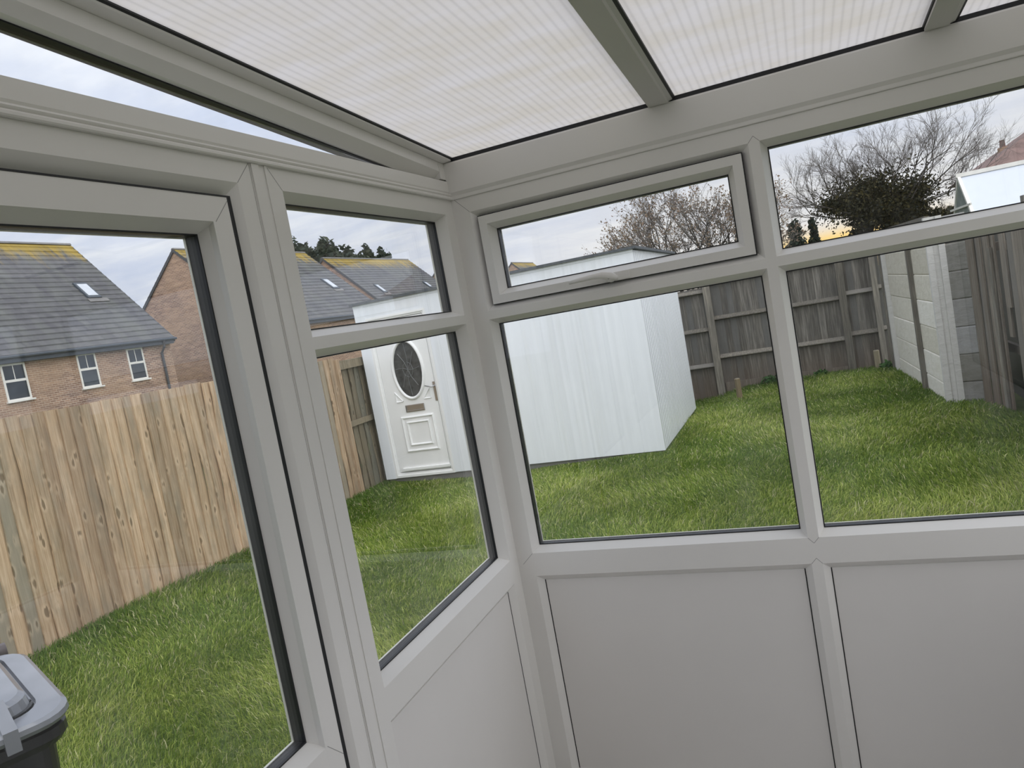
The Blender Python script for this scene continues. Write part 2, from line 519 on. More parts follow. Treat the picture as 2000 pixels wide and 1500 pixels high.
def terrain(x, y):
    z = -0.205
    z = z + 0.05 * np.exp(-((x + 4.4) ** 2 / 0.8 + (y - 1.0) ** 2 / 4))
    z = z - 0.085 * np.exp(-((x + 3.3) ** 2 / 2.6 + (y - 6.2) ** 2 / 0.35))
    z = z - 0.17 * np.exp(-((x + 1.0) ** 2 / 0.6 + (y - 10.9) ** 2 / 2))
    z = z + 0.010 * np.sin(x * 2.1 + 1.3) * np.sin(y * 1.7) + 0.006 * np.sin(x * 5.3 + y * 3.1)
    return z


# ---------------------------------------------------------------- conservatory shell
SILL_T, SILL_B = 0.85, 0.774
TR_T, TR_B = 1.642, 1.615
HEAD = 1.954
BEAD = [(0, 0), (0.017, 0.033), (0, 0.033)]
GASK = [(-0.002, 0.0325), (0.0028, 0.0325), (0.0010, 0.0610), (-0.002, 0.0610)]
LIP = [(-0.004, 0.061), (0.0026, 0.061), (0.0026, 0.066), (-0.004, 0.066)]
PANB = [(0, 0), (0.020, 0.020), (0, 0.020)]


def win_name(i):
    return 'window_%d' % i


def glazing(parent, rect, fn, d=0.0):
    """bead, spacer, outer lip and pane inside an opening given by its bead-outer rectangle"""
    s0, s1, z0, z1 = rect
    MB().ring(rect, [(a, b + d) for a, b in BEAD], fn).build('glazing_bead', M['pvc'], parent)
    g = (s0 + 0.017, s1 - 0.017, z0 + 0.017, z1 - 0.017)
    MB().ring(g, [(a, b + d) for a, b in GASK], fn).build('spacer_bar', M['spacer'], parent)
    MB().ring(g, [(a, b + d) for a, b in LIP], fn).build('outer_lip', M['lip'], parent)
    MB().box((g[0] - 0.001, 0.036 + d, g[2] - 0.001), (g[1] + 0.001, 0.040 + d, g[3] + 0.001), fn).build('glass_pane', M['glass'], parent)


def dwarf(parent, s0, s1, fn):
    MB().ring((s0, s1, 0.08, SILL_B), PANB, fn).build('panel_bead', M['pvc'], parent)
    MB().box((s0 + 0.0205, 0.0195, 0.1005), (s1 - 0.0205, 0.045, SILL_B - 0.0205), fn).build('dwarf_panel', M['panel'], parent)
    # dark seal down both sides of the panel
    for a in (s0 + 0.0192, s1 - 0.0222):
        MB().box((a, 0.0186, 0.1005), (a + 0.003, 0.03, SILL_B - 0.0205), fn).build('panel_seal', M['gasket'], parent)


def bar(parent, name, a, b, fn, mat='pvc'):
    return MB().box(a, b, fn).build(name, M[mat], parent)


floor = MB().box((0.0, YH, -0.16), (XR, 0.0, 0.0)).build('floor', M['floor'])
floor['kind'] = 'structure'
MB().box((-0.07, YH, -0.32), (XR + 0.07, 0.07, -0.16)).build('plinth', M['plinth'], floor)

# --- garden wall (in front of the camera)
wb = thing('wall_back', (0, 0, 0), kind='structure')
D = 0.07
bar(wb, 'corner_post', (-0.0699, 0, 0.0), (0.056, D, 2.0), FR)
bar(wb, 'end_post', (1.757, 0, 0.0), (XR + 0.0699, D, 2.0), FR)
bar(wb, 'head_rail', (0.056, 0, HEAD), (1.757, D, 2.0), FR)
bar(wb, 'sill_rail', (0.056, 0, SILL_B), (1.757, D, SILL_T), FR)
bar(wb, 'bottom_rail', (0.056, 0, 0.0), (1.757, D, 0.08), FR)
for (z0, z1) in ((SILL_T, HEAD), (0.08, SILL_B)):
    bar(wb, 'mullion', (0.892, 0, z0), (0.921, D, z1), FR)
bar(wb, 'transom', (0.056, 0, TR_B), (0.892, D, TR_T), FR)
bar(wb, 'transom', (0.921, 0, TR_B), (1.757, D, TR_T), FR)
dwarf(wb, 0.056, 0.892, FR)
dwarf(wb, 0.921, 1.757, FR)

wi = 1
def window(fn, rect, base, wall_label=None):
    global wi
    o = thing(win_name(wi), base, kind='structure')
    wi += 1
    glazing(o, rect, fn)
    return o

# opening top-light with its handle
w1 = thing(win_name(wi), (0.474, 0.02, TR_T), kind='structure'); wi += 1
MB().ring((0.056, 0.892, TR_T, HEAD), [(0, 0), (0.020, 0.020), (0.020, 0.06), (0, 0.06)], FR).build('frame_bevel', M['pvc'], w1)
sash = (0.079, 0.870, 1.659, 1.933)
MB().ring((0.0762, 0.8732, 1.6562, 1.9368), [(0.0008, 0.0035), (0.0027, 0.0030), (0.0027, 0.05), (0.0008, 0.05)], FR).build('sash_seal', M['gasket'], w1)
MB().ring(sash, [(0, 0.0), (0.026, 0.0), (0.026, 0.05), (0, 0.05)], FR).build('sash_frame', M['pvc'], w1)
glazing(w1, (0.105, 0.844, 1.685, 1.907), FR, 0.002)
# handle: base plate, boss with key barrel, cranked lever
hx, hz = 0.462, 1.672
MB().box((hx - 0.022, -0.006, hz - 0.011), (hx + 0.056, 0.0, hz + 0.011)).build('handle_base', M['pvc'], w1)
hb = MB()
hb.tube([(hx, 0, hz), (hx, -0.016, hz), (hx, -0.026, hz), (hx, -0.032, hz)], [0.015, 0.0145, 0.013, 0.009], 14)
lev = hb.build('handle_boss', M['pvc'], w1, smooth=True)
lv = MB()
path = [(hx + 0.024, -0.021, hz - 0.006), (hx + 0.006, -0.026, hz + 0.003), (hx - 0.018, -0.032, hz + 0.010), (hx - 0.045, -0.036, hz + 0.011), (hx - 0.08, -0.038, hz + 0.009), (hx - 0.118, -0.038, hz + 0.006)]
lv.tube(path, [0.006, 0.0125, 0.011, 0.008, 0.0072, 0.0052], 10)
lv.build('handle_lever', M['pvc'], w1, smooth=True)
MB().tube([(hx, -0.0315, hz), (hx, -0.0355, hz)], [0.0048, 0.0048], 10).build('key_barrel', M['gasket'], w1)

window(FR, (0.056, 0.892, SILL_T, TR_B), (0.474, 0.035, SILL_T))
window(FR, (0.921, 1.757, TR_T, HEAD), (1.339, 0.035, TR_T))
window(FR, (0.921, 1.757, SILL_T, TR_B), (1.339, 0.035, SILL_T))

# --- door wall (left)
wl = thing('wall_left', (0, -1.4, 0), kind='structure')
bar(wl, 'corner_post', (-0.057, 0, 0.0), (0.0, D - 0.0002, 2.0), FL)
bar(wl, 'post', (-0.9365, 0, 0.0), (-0.845, D, 2.0), FL)
bar(wl, 'head_rail', (-0.845, 0, HEAD), (-0.057, D, 2.0), FL)
bar(wl, 'sill_rail', (-0.845, 0, SILL_B), (-0.057, D, SILL_T), FL)
bar(wl, 'bottom_rail', (-0.845, 0, 0.0), (-0.057, D, 0.08), FL)
bar(wl, 'transom', (-0.845, 0, TR_B), (-0.057, D, TR_T), FL)
bar(wl, 'cover_strip', (-0.934, -0.0035, 0.0), (-0.912, 0.0, 2.0), FL)
bar(wl, 'cover_strip', (-0.893, -0.0025, 0.0), (-0.885, 0.0, 2.0), FL)
dwarf(wl, -0.845, -0.057, FL)
# bay beyond the door, level with the camera
bar(wl, 'post', (-1.935, 0, 0.0), (-1.878, D, 2.0), FL)
bar(wl, 'post', (YH, 0, 0.0), (YH + 0.056, D, 2.0), FL)
bar(wl, 'head_rail', (YH + 0.056, 0, HEAD), (-1.935, D, 2.0), FL)
bar(wl, 'sill_rail', (YH + 0.056, 0, SILL_B), (-1.935, D, SILL_T), FL)
bar(wl, 'bottom_rail', (YH + 0.056, 0, 0.0), (-1.935, D, 0.08), FL)
dwarf(wl, YH + 0.056, -1.935, FL)
window(FL, (-0.845, -0.057, TR_T, HEAD), (-0.035, -0.451, TR_T))
window(FL, (-0.845, -0.057, SILL_T, TR_B), (-0.035, -0.451, SILL_T))
window(FL, (YH + 0.056, -1.935, SILL_T, HEAD), (-0.035, -2.42, SILL_T))

dr = thing('door_1', (-0.035, -1.41, 0.0), kind='structure')
MB().ring((-1.877, -0.938, 0.0, 2.0), [(0, 0), (0.043, 0), (0.0705, 0.020), (0.0705, 0.065), (0, 0.065)], FL).build('door_frame', M['pvc'], dr)
MB().ring((-1.8062, -1.0088, 0.0708, 1.9292), [(0.0002, 0.0012), (0.0034, 0.0012), (0.0034, 0.05), (0.0002, 0.05)], FL).box((-1.0186, 0.0015, 0.074), (-1.0121, 0.05, 1.926), FL).build('door_seal', M['gasket'], dr)
leaf = MB().ring((-1.8027, -1.0187, 0.074, 1.9257), [(0, 0.002), (0.0416, 0.002), (0.048, 0.002), (0.048, 0.062), (0, 0.062)], FL)
leaf.box((-1.0668, 0.0021, 0.122), (-1.0603, 0.062, 1.8777), FL)
leaf.box((-1.7547, 0.002, 0.765), (-1.0668, 0.062, 0.848), FL)
leaf.build('door_leaf', M['pvc'], dr)
glazing(dr, (-1.7547, -1.0603, 0.848, 1.8777), FL, 0.003)
MB().ring((-1.7547, -1.0603, 0.122, 0.765), [(a, b + 0.003) for a, b in PANB], FL).build('panel_bead', M['pvc'], dr)
MB().box((-1.735, 0.021, 0.142), (-1.08, 0.045, 0.745), FL).build('door_panel', M['panel'], dr)
MB().box((-1.79, -0.008, 0.95), (-1.765, 0.002, 1.16), FL).build('handle_plate', M['pvc'], dr)
MB().tube([(0.0, -1.777, 1.07), (0.05, -1.777, 1.07), (0.055, -1.76, 1.07), (0.055, -1.66, 1.07)], [0.009, 0.009, 0.009, 0.008], 8).build('handle_lever', M['pvc'], dr, smooth=True)

# --- right-hand end wall and the house wall behind the camera
wr = thing('wall_right', (XR, -1.4, 0), kind='structure')
E0, E1 = YH + 0.06, -0.001
bar(wr, 'corner_post', (E1 - 0.056, 0, 0.0), (E1, D - 0.001, 2.0), FE)
bar(wr, 'post', (E0 - 0.06, 0, 0.0), (E0, D, 2.0), FE)
bar(wr, 'post', (-1.50, 0, 0.0), (-1.44, D, 2.0), FE)
for a, b in ((E0, -1.50), (-1.44, E1 - 0.056)):
    bar(wr, 'head_rail', (a, 0, HEAD), (b, D, 2.0), FE)
    bar(wr, 'sill_rail', (a, 0, SILL_B), (b, D, SILL_T), FE)
    bar(wr, 'bottom_rail', (a, 0, 0.0), (b, D, 0.08), FE)
    dwarf(wr, a, b, FE)
    window(FE, (a, b, SILL_T, HEAD), (XR + 0.035, (a + b) / 2, SILL_T))
SL = 0.067
def roofz(y, z0):
    return z0 + SL * (-y)
bar(wr, 'gable_infill', (YH, 0.0, 2.0), (E1, D, 2.09), FE)
pg = MB()
pg.hexa([(XR, YH, 2.09), (XR + D, YH, 2.09), (XR + D, E1, 2.09), (XR, E1, 2.09), (XR, YH, roofz(YH, 2.118)), (XR + D, YH, roofz(YH, 2.118)), (XR + D, E1, 2.118), (XR, E1, 2.118)])
pg.build('gable_infill', M['panel'], wr)
wf = MB().box((-0.6, YH - 0.25, -0.32), (XR + 1.2, YH, 2.75)).build('wall_front', M['render'])
wf['kind'] = 'structure'

# --- trims: eaves beam, beaded mouldings, gable base rail
MOULD = [(0.006, 2.0), (-0.0075, 2.0005), (-0.0095, 2.0030), (-0.0095, 2.0075), (-0.0080, 2.0100), (-0.0045, 2.0115), (-0.0065, 2.0135), (-0.0080, 2.016), (-0.0065, 2.0195), (-0.002, 2.0215), (0.006, 2.0215)]
BAND = [(0.006, 2.0), (-0.0035, 2.0005), (-0.0045, 2.003), (-0.0045, 2.0115), (-0.0105, 2.0215), (0.006, 2.0215)]
t1 = MB().extrude([(0, d, z) for d, z in BAND], (-0.0095, 0, 0), (XR, 0, 0)).build('trim_1', M['pvc'])
t2 = MB().extrude([(-d, 0, z) for d, z in MOULD], (0, 0, 0), (0, YH, 0)).build('trim_2', M['pvc'])
t3 = MB().extrude([(0, -0.0105, 2.0216), (0, -0.0105, 2.109), (0, -0.008, 2.114), (0, 0.07, 2.114), (0, 0.07, 2.0216)], (0.0005, 0, 0), (XR + 0.07, 0, 0)).build('trim_3', M['pvc'])
t4 = MB().extrude([(0.002, 0, 2.0216), (0.004, 0, 2.026), (0.004, 0, 2.058), (-0.012, 0, 2.064), (-0.07, 0, 2.064), (-0.07, 0, 2.0216)], (0, 0.0695, 0), (0, YH, 0)).build('trim_4', M['pvc'])
for t in (t1, t2, t3, t4):
    t['kind'] = 'structure'

# gable glazing above the door wall
gw = thing(win_name(wi), (-0.035, -1.6, 2.064), kind='structure'); wi += 1
def slopebar(prof, y0, y1):
    """profile of (x, z at y=0) swept up the roof slope"""
    b = MB()
    n = len(prof)
    vs = [(x, y0, roofz(y0, z)) for x, z in prof] + [(x, y1, roofz(y1, z)) for x, z in prof]
    b.add(vs, [(i, (i + 1) % n, n + (i + 1) % n, n + i) for i in range(n)] + [tuple(range(n))[::-1], tuple(range(n, 2 * n))])
    return b
def slopebar2(prof, y0, y1):
    """profile of (x, z at y=0, slope) for members whose lower arris falls away a little"""
    b = MB(); n = len(prof)
    vs = [(x, y0, z - q * y0) for x, z, q in prof] + [(x, y1, z - q * y1) for x, z, q in prof]
    return b.add(vs, [(i, (i + 1) % n, n + (i + 1) % n, n + i) for i in range(n)] + [tuple(range(n))[::-1], tuple(range(n, 2 * n))])
slopebar2([(0.0, 2.0845, 0.067), (0.0, 2.1135, 0.067), (-0.07, 2.1135, 0.067), (-0.07, 2.061, 0.075), (-0.033, 2.0535, 0.077)], -0.0, YH).build('rafter', M['pvc'], gw)
slopebar2([(-0.0335, 2.0545, 0.077), (-0.0335, 2.0505, 0.077), (-0.064, 2.0515, 0.076), (-0.064, 2.0545, 0.076)], -0.12, YH).build('spacer_bar', M['spacer'], gw)
MB().box((-0.07, -0.046, 2.0642), (0.0012, 0.069, 2.113)).build('corner_block', M['pvc'], gw)
gg = MB()
ya, yb = -0.27, YH
for x in (-0.036, -0.040):
    gg.v += [(x, ya, 2.0640), (x, yb, 2.0640), (x, yb, roofz(yb, 2.052)), (x, ya, roofz(ya, 2.052))]
gg.f += [(0, 1, 2, 3), (7, 6, 5, 4), (0, 4, 5, 1), (1, 5, 6, 2), (2, 6, 7, 3), (3, 7, 4, 0)]
gg.build('glass_pane', M['glass'], gw)
slopebar([(0.0, 2.1140), (0.027, 2.1165), (0.0295, 2.1190), (0.0295, 2.1225), (-0.07, 2.1225), (-0.07, 2.1140)], 0.06, YH).build('capping', M['pvc'], gw)

# hairline mitre joints at the welded frame corners
def seam(parent, fn, s0, z0, s1, z1, d=0.0, wd=0.0007):
    v = Vector((s1 - s0, z1 - z0)); nrm = Vector((-v.y, v.x)).normalized() * wd
    q = [(s0 + nrm.x, z0 + nrm.y), (s1 + nrm.x, z1 + nrm.y), (s1 - nrm.x, z1 - nrm.y), (s0 - nrm.x, z0 - nrm.y)]
    MB().hexa([fn(a, d - 0.0002, b) for a, b in q] + [fn(a, d + 0.001, b) for a, b in q]).build('mitre_joint', M['seam'], parent)
seam(wb, FR, 0.012, 2.0, 0.056, HEAD)
seam(wb, FR, 0.018, 0.815, 0.056, SILL_T)
seam(wl, FL, -0.884, 2.0, -0.845, HEAD)
seam(dr, FL, -0.938, 2.0, -0.981, 1.957)
seam(dr, FL, -1.0123, 1.9257, -1.0603, 1.8777, 0.002)
seam(dr, FL, -1.0123, 0.80, -1.0603, 0.848, 0.002)
seam(wb, FR, 0.892, HEAD, 0.9065, HEAD + 0.016); seam(wb, FR, 0.921, HEAD, 0.9065, HEAD + 0.016)
seam(wb, FR, 0.892, SILL_T, 0.9065, SILL_T - 0.016); seam(wb, FR, 0.921, SILL_T, 0.9065, SILL_T - 0.016)
seam(wb, FR, 0.892, SILL_B, 0.9065, SILL_B + 0.016); seam(wb, FR, 0.921, SILL_B, 0.9065, SILL_B + 0.016)

# --- polycarbonate lean-to roof
ce = thing('ceiling', (0.9, -1.45, 2.2), kind='structure')
edges = [(0.030, 0.648), (0.716, 1.333), (1.401, 1.84)]
for a, b in edges:
    s = MB()
    s.v += [(a, 0.05, roofz(0.05, 2.127)), (b, 0.05, roofz(0.05, 2.127)), (b, YH, roofz(YH, 2.127)), (a, YH, roofz(YH, 2.127))]
    s.f += [(0, 1, 2, 3)]
    sh = s.build('polycarbonate_sheet', M['poly'], ce)
for a, b in ((0.648, 0.7155), (1.333, 1.4005)):
    slopebar([(a, 2.112), (a, 2.150), (b, 2.150), (b, 2.118), (b - 0.010, 2.116), (b - 0.014, 2.111)], -0.006, YH).build('glazing_bar', M['bar'], ce)
    slopebar([(b, 2.1185), (b + 0.007, 2.1205), (b + 0.007, 2.1265), (b, 2.1265)], -0.006, YH).build('glazing_gasket', M['gasket'], ce)
    slopebar([(a - 0.003, 2.1205), (a, 2.1185), (a, 2.1265), (a - 0.003, 2.1265)], -0.006, YH).build('glazing_gasket', M['gasket'], ce)
slopebar([(0.0297, 2.1195), (0.0332, 2.1225), (0.0332, 2.1262), (0.0297, 2.1262)], 0.03, YH).build('glazing_gasket', M['gasket'], ce)
MB().box((0.029, -0.004, 2.1142), (XR, 0.03, 2.1262)).build('eaves_gasket', M['spacer'], ce)
for a, b in edges:
    MB().box((a - 0.001, -0.0085, 2.1142), (b, 0.03, 2.1255)).build('eaves_gasket', M['spacer'], ce)

# ---------------------------------------------------------------- lawn
def grid_lawn():
    xs = np.linspace(-5.0, 3.8, 89); ys = np.linspace(-3.4, 11.6, 151)
    X, Y = np.meshgrid(xs, ys)
    Z = terrain(X, Y)
    v = np.stack([X.ravel(), Y.ravel(), Z.ravel()], 1)
    nx = len(xs)
    f = []
    for j in range(len(ys) - 1):
        for i in range(nx - 1):
            cx, cy = xs[i], ys[j]
            if -0.15 < cx < XR and YH - 0.3 < cy < -0.1:
                continue
            a = j * nx + i
            f.append((a, a + 1, a + nx + 1, a + nx))
    me = bpy.data.meshes.new('ground')
    me.from_pydata(v.tolist(), [], f)
    me.materials.append(M['soil'])
    me.polygons.foreach_set('use_smooth', [True] * len(me.polygons))
    o = bpy.data.objects.new('ground', me)
    COL.objects.link(o)
    o['kind'] = 'structure'
    return o
grid_lawn()
fg = MB()
fg.add([(-150, -60, -1.75), (120, -60, -1.75), (120, 220, -1.75), (-150, 220, -1.75)], [(0, 1, 2, 3)])
fg.build('distant_ground', M['far'])['kind'] = 'structure'


def grass():
    N = 1150000
    x = RNG.uniform(-4.43, 3.3, N); y = RNG.uniform(-3.0, 10.9, N)
    dist = np.hypot(x - 0.97, y + 2.2)
    keep = RNG.random(N) < np.clip(4.2 / np.maximum(dist, 4.2), 0.34, 1.0) * np.where((y < -0.8), 0.35, 1.0)
    keep &= ~((x > -0.13) & (y < 0.13)) & ~((x > -0.75) & (y < -2.6))
    keep &= ~((x > -4.55) & (x < -0.70) & (y > 6.24) & (y < 9.2))
    xr = 2.13 + (10.5 - y) * 0.0755
    keep &= x < np.where(y > 7.3, xr - 0.02, 2.62 + np.maximum(0, 7.2 - y) * 0.17)
    keep &= ~((x < -0.6) & (y > 9.15) & (x < -1.4))
    x, y, dist, xr = x[keep], y[keep], dist[keep], xr[keep]
    n = len(x)
    z = terrain(x, y) - 0.004
    def fbm(px, py):
        return (np.sin(px * 1.3 + 2.1 * np.sin(py * 0.9 + 0.5)) + np.sin(py * 1.9 + 1.7 * np.sin(px * 1.1)) + 0.6 * np.sin(px * 4.1 + py * 2.7) + 0.6 * np.sin(py * 5.2 - px * 3.3 + 1.0) + 0.4 * np.sin(px * 9.7 + 3 * np.sin(py * 4.0))) / 3.6
    pn = fbm(x, y)
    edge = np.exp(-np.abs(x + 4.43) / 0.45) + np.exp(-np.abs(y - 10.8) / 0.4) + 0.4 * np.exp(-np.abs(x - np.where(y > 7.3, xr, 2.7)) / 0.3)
    hgt = RNG.uniform(0.024, 0.068, n) * (1 + 0.25 * pn + 0.5 * edge)
    wid = RNG.uniform(0.0030, 0.0056, n) * np.clip(dist / 4.5, 0.8, 2.2)
    ang = RNG.uniform(0, 2 * np.pi, n)
    swirl = 2.0 * np.sin(x * 1.7 + y * 1.1) + 1.5 * np.sin(y * 2.3 - x)
    lean_a = swirl + RNG.normal(0, 1.0, n)
    lean = np.abs(RNG.normal(0.55, 0.30, n))
    lx, ly = np.cos(lean_a) * lean * hgt, np.sin(lean_a) * lean * hgt
    wx, wy = np.cos(ang) * wid * 0.5, np.sin(ang) * wid * 0.5
    V = np.empty((n, 5, 3), np.float32)
    V[:, 0] = np.stack([x - wx, y - wy, z], 1)
    V[:, 1] = np.stack([x + wx, y + wy, z], 1)
    mx, my, mz = x + lx * 0.35, y + ly * 0.35, z + hgt * 0.58
    V[:, 2] = np.stack([mx + wx * 0.85, my + wy * 0.85, mz], 1)
    V[:, 3] = np.stack([mx - wx * 0.85, my - wy * 0.85, mz], 1)
    V[:, 4] = np.stack([x + lx * 1.15, y + ly * 1.15, z + hgt * (1.0 - 0.25 * np.clip(lean, 0, 1.2))], 1)
    me = bpy.data.meshes.new('grass')
    me.vertices.add(n * 5)
    me.vertices.foreach_set('co', V.ravel())
    base = np.arange(n) * 5
    loops = np.empty((n, 7), np.int32)
    loops[:, 0] = base; loops[:, 1] = base + 1; loops[:, 2] = base + 2; loops[:, 3] = base + 3
    loops[:, 4] = base + 3; loops[:, 5] = base + 2; loops[:, 6] = base + 4
    me.loops.add(n * 7)
    me.loops.foreach_set('vertex_index', loops.ravel())
    me.polygons.add(n * 2)
    ls = np.empty((n, 2), np.int32)
    ls[:, 0] = np.arange(n) * 7; ls[:, 1] = np.arange(n) * 7 + 4
    me.polygons.foreach_set('loop_start', ls.ravel())
    me.update(calc_edges=True)
    # colour of each blade: lush, yellow-green, dark, or dead straw, in soft drifts
    dark = np.array([0.090, 0.165, 0.022]); mid = np.array([0.235, 0.325, 0.05]); yel = np.array([0.53, 0.575, 0.165]); straw = np.array([0.72, 0.68, 0.40])
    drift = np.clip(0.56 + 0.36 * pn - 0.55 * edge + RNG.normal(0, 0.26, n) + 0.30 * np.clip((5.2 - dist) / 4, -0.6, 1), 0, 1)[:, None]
    c = np.where(drift < 0.5, dark + (mid - dark) * drift * 2, mid + (yel - mid) * (drift - 0.5) * 2)
    isd = (RNG.random(n) < 0.06 + 0.05 * np.clip(pn, 0, 1))[:, None]
    c = np.where(isd, straw * RNG.uniform(0.6, 1.0, (n, 1)), c)
    c = c * RNG.uniform(0.8, 1.2, (n, 1))
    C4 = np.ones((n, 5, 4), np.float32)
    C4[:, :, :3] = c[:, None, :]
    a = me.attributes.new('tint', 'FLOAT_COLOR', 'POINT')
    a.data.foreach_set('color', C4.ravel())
    me.materials.append(M['grass'])
    o = bpy.data.objects.new('lawn_grass', me)
    COL.objects.link(o)
    tag(o, 'thick green lawn grass covering the garden between the fences', 'grass', kind='stuff')
grass()

# ---------------------------------------------------------------- white shed with a door
SX0, SX1, SY0, SY1 = -4.485, -0.735, 6.35, 9.15
SZ0, SZ1 = -0.195, 2.135
shed = thing('garden_shed', (-2.6, 7.75, -0.25), 'flat-roofed white clad garden shed with an oval-glazed door', 'shed')
MB().box((SX0 + 0.03, SY0 + 0.03, -0.40), (SX1 - 0.03, SY1 - 0.03, SZ0)).build('concrete_base', M['plinth'], shed)
DX0, DX1, DZ1 = -4.335, -3.455, 1.945
core = MB()
core.box((DX1, SY0 + 0.03, SZ0), (SX1 - 0.02, SY0 + 0.12, SZ1))
core.box((SX0 + 0.02, SY0 + 0.03, SZ0), (DX0, SY0 + 0.12, SZ1))
core.box((DX0, SY0 + 0.03, DZ1), (DX1, SY0 + 0.12, SZ1))
core.box((SX0 + 0.02, SY0 + 0.12, SZ0), (SX1 - 0.02, SY1, SZ1 - 0.01))
core.build('wall_core', M['clad'], shed)
# vertical front boards, right of the door
nb = 11
wbd = (SX1 - DX1) / nb
for i in range(nb):
    a = DX1 + i * wbd
    g = 0.0002
    pr = [(a + g, SY0 + 0.0015, 0), (a + g + 0.003, SY0, 0), (a + wbd - g - 0.003, SY0, 0), (a + wbd - g, SY0 + 0.0015, 0), (a + wbd - g, SY0 + 0.03, 0), (a + g, SY0 + 0.03, 0)]
    MB().extrude([(p[0], p[1], 0) for p in pr], (0, 0, SZ0), (0, 0, SZ1)).build('cladding_board', M['clad'], shed)
MB().box((SX0, SY0 - 0.004, SZ0 - 0.01), (DX0, SY0 + 0.03, SZ1)).build('corner_board', M['clad'], shed)
MB().box((SX1 - 0.03, SY0 - 0.001, SZ0), (SX1 + 0.001, SY0 + 0.03, SZ1)).build('corner_board', M['clad'], shed)
MB().box((DX0, SY0 + 0.002, DZ1), (DX1, SY0 + 0.03, SZ1)).build('head_board', M['clad'], shed)
MB().box((SX0, SY0 - 0.008, SZ1 - 0.03), (SX1, SY0 + 0.004, SZ1)).build('eaves_strip', M['clad'], shed)
# ribbed boards on the garden side
nb = 28
wbd = (SY1 - SY0) / nb
for i in range(nb):
    a = SY0 + i * wbd
    pr = [(SX1 - 0.02, a, 0), (SX1 - 0.012, a, 0), (SX1, a + 0.014, 0), (SX1, a + wbd - 0.014, 0), (SX1 - 0.012, a + wbd, 0), (SX1 - 0.02, a + wbd, 0)]
    MB().extrude(pr, (0, 0, SZ0 + 0.0), (0, 0, SZ1 - 0.01)).build('cladding_board', M['clad'], shed)
rf = MB()
rf.hexa([(SX0 - 0.03, SY0 - 0.04, SZ1), (SX1 + 0.05, SY0 - 0.04, SZ1), (SX1 + 0.05, SY1 + 0.05, SZ1 - 0.02), (SX0 - 0.03, SY1 + 0.05, SZ1 - 0.02),
         (SX0 - 0.03, SY0 - 0.04, SZ1 + 0.035), (SX1 + 0.05, SY0 - 0.04, SZ1 + 0.03), (SX1 + 0.05, SY1 + 0.05, SZ1 + 0.01), (SX0 - 0.03, SY1 + 0.05, SZ1 + 0.015)])
rf.build('roof_edge', M['felt'], shed)
# the door: frame, leaf, oval light, mouldings, furniture
MB().ring((DX0, DX1, SZ0 - 0.005, DZ1), [(0, 0.0), (0.028, 0.0), (0.045, 0.012), (0.052, 0.012), (0.060, 0.026), (0.060, 0.07), (0, 0.07)], lambda s, d, z: (s, SY0 - 0.002 + d, z)).build('door_frame', M['white_door'], shed)
dl = MB()
LX0, LX1, LZ0, LZ1 = DX0 + 0.064, DX1 - 0.064, SZ0 + 0.064, DZ1 - 0.064
YD = SY0 + 0.022
cx, cz, rx, rz = -3.862, 1.205, 0.197, 0.358
NSEG = 40
ov = [(cx + rx * math.cos(2 * math.pi * k / NSEG), cz + rz * math.sin(2 * math.pi * k / NSEG)) for k in range(NSEG)]
dl.box((LX0, YD, LZ0), (LX1, YD + 0.045, LZ1))
leafo = dl.build('door_leaf', M['white_door'], shed)
og = MB()
og.add([(x, YD - 0.004, z) for x, z in ov] + [(cx, YD - 0.004, cz)], [(k, (k + 1) % NSEG, NSEG) for k in range(NSEG)])
og.add([(x, YD + 0.0, z) for x, z in ov], [tuple(range(NSEG))])
og.build('oval_light', M['obscure'], leafo)
orr = MB()
ringp = [(1.0, -0.002), (1.03, -0.020), (1.10, -0.026), (1.18, -0.016), (1.20, 0.0)]
vs = []
for k in range(NSEG):
    t = 2 * math.pi * k / NSEG
    for s, d in ringp:
        e = (s - 1.0) * 0.22
        vs.append((cx + (rx + e) * math.cos(t), YD + d, cz + (rz + e) * math.sin(t)))
q = len(ringp)
orr.add(vs, [(k * q + j, k * q + j + 1, ((k + 1) % NSEG) * q + j + 1, ((k + 1) % NSEG) * q + j) for k in range(NSEG) for j in range(q - 1)])
orr.build('oval_surround', M['white_door'], leafo, smooth=True)
ld = MB()
for (dx, dz) in ((0.0, 0.34), (0.0, -0.34), (0.18, 0.02), (-0.18, 0.02), (0.11, 0.22), (-0.11, 0.22), (0.11, -0.22), (-0.11, -0.22)):
    ld.tube([(cx, YD - 0.0055, cz), (cx + dx * 0.4 + dz * 0.05, YD - 0.0055, cz + dz * 0.4 - dx * 0.1), (cx + dx, YD - 0.0055, cz + dz)], [0.004] * 3, 4)
ld.tube([(cx + 0.075 * math.cos(t), YD - 0.0055, cz + 0.10 * math.sin(t)) for t in np.linspace(0, 2 * math.pi, 9)], [0.0035] * 9, 4)
ld.build('leading', M['lead'], leafo)
def mould_ring(rect, wdt, name):
    MB().ring(rect, [(0, 0.0), (0.004, -0.016), (wdt * 0.5, -0.022), (wdt - 0.004, -0.010), (wdt, 0.0)], lambda s, d, z: (s, YD + d, z)).build(name, M['white_door'], leafo)
mould_ring((-4.10, -3.615, 0.125, 0.60), 0.035, 'panel_moulding')
mould_ring((-4.03, -3.69, 0.205, 0.53), 0.03, 'panel_moulding')
MB().box((-4.21, YD - 0.03, LZ0 + 0.02), (-3.51, YD, LZ0 + 0.05)).build('weather_bar', M['white_door'], leafo)
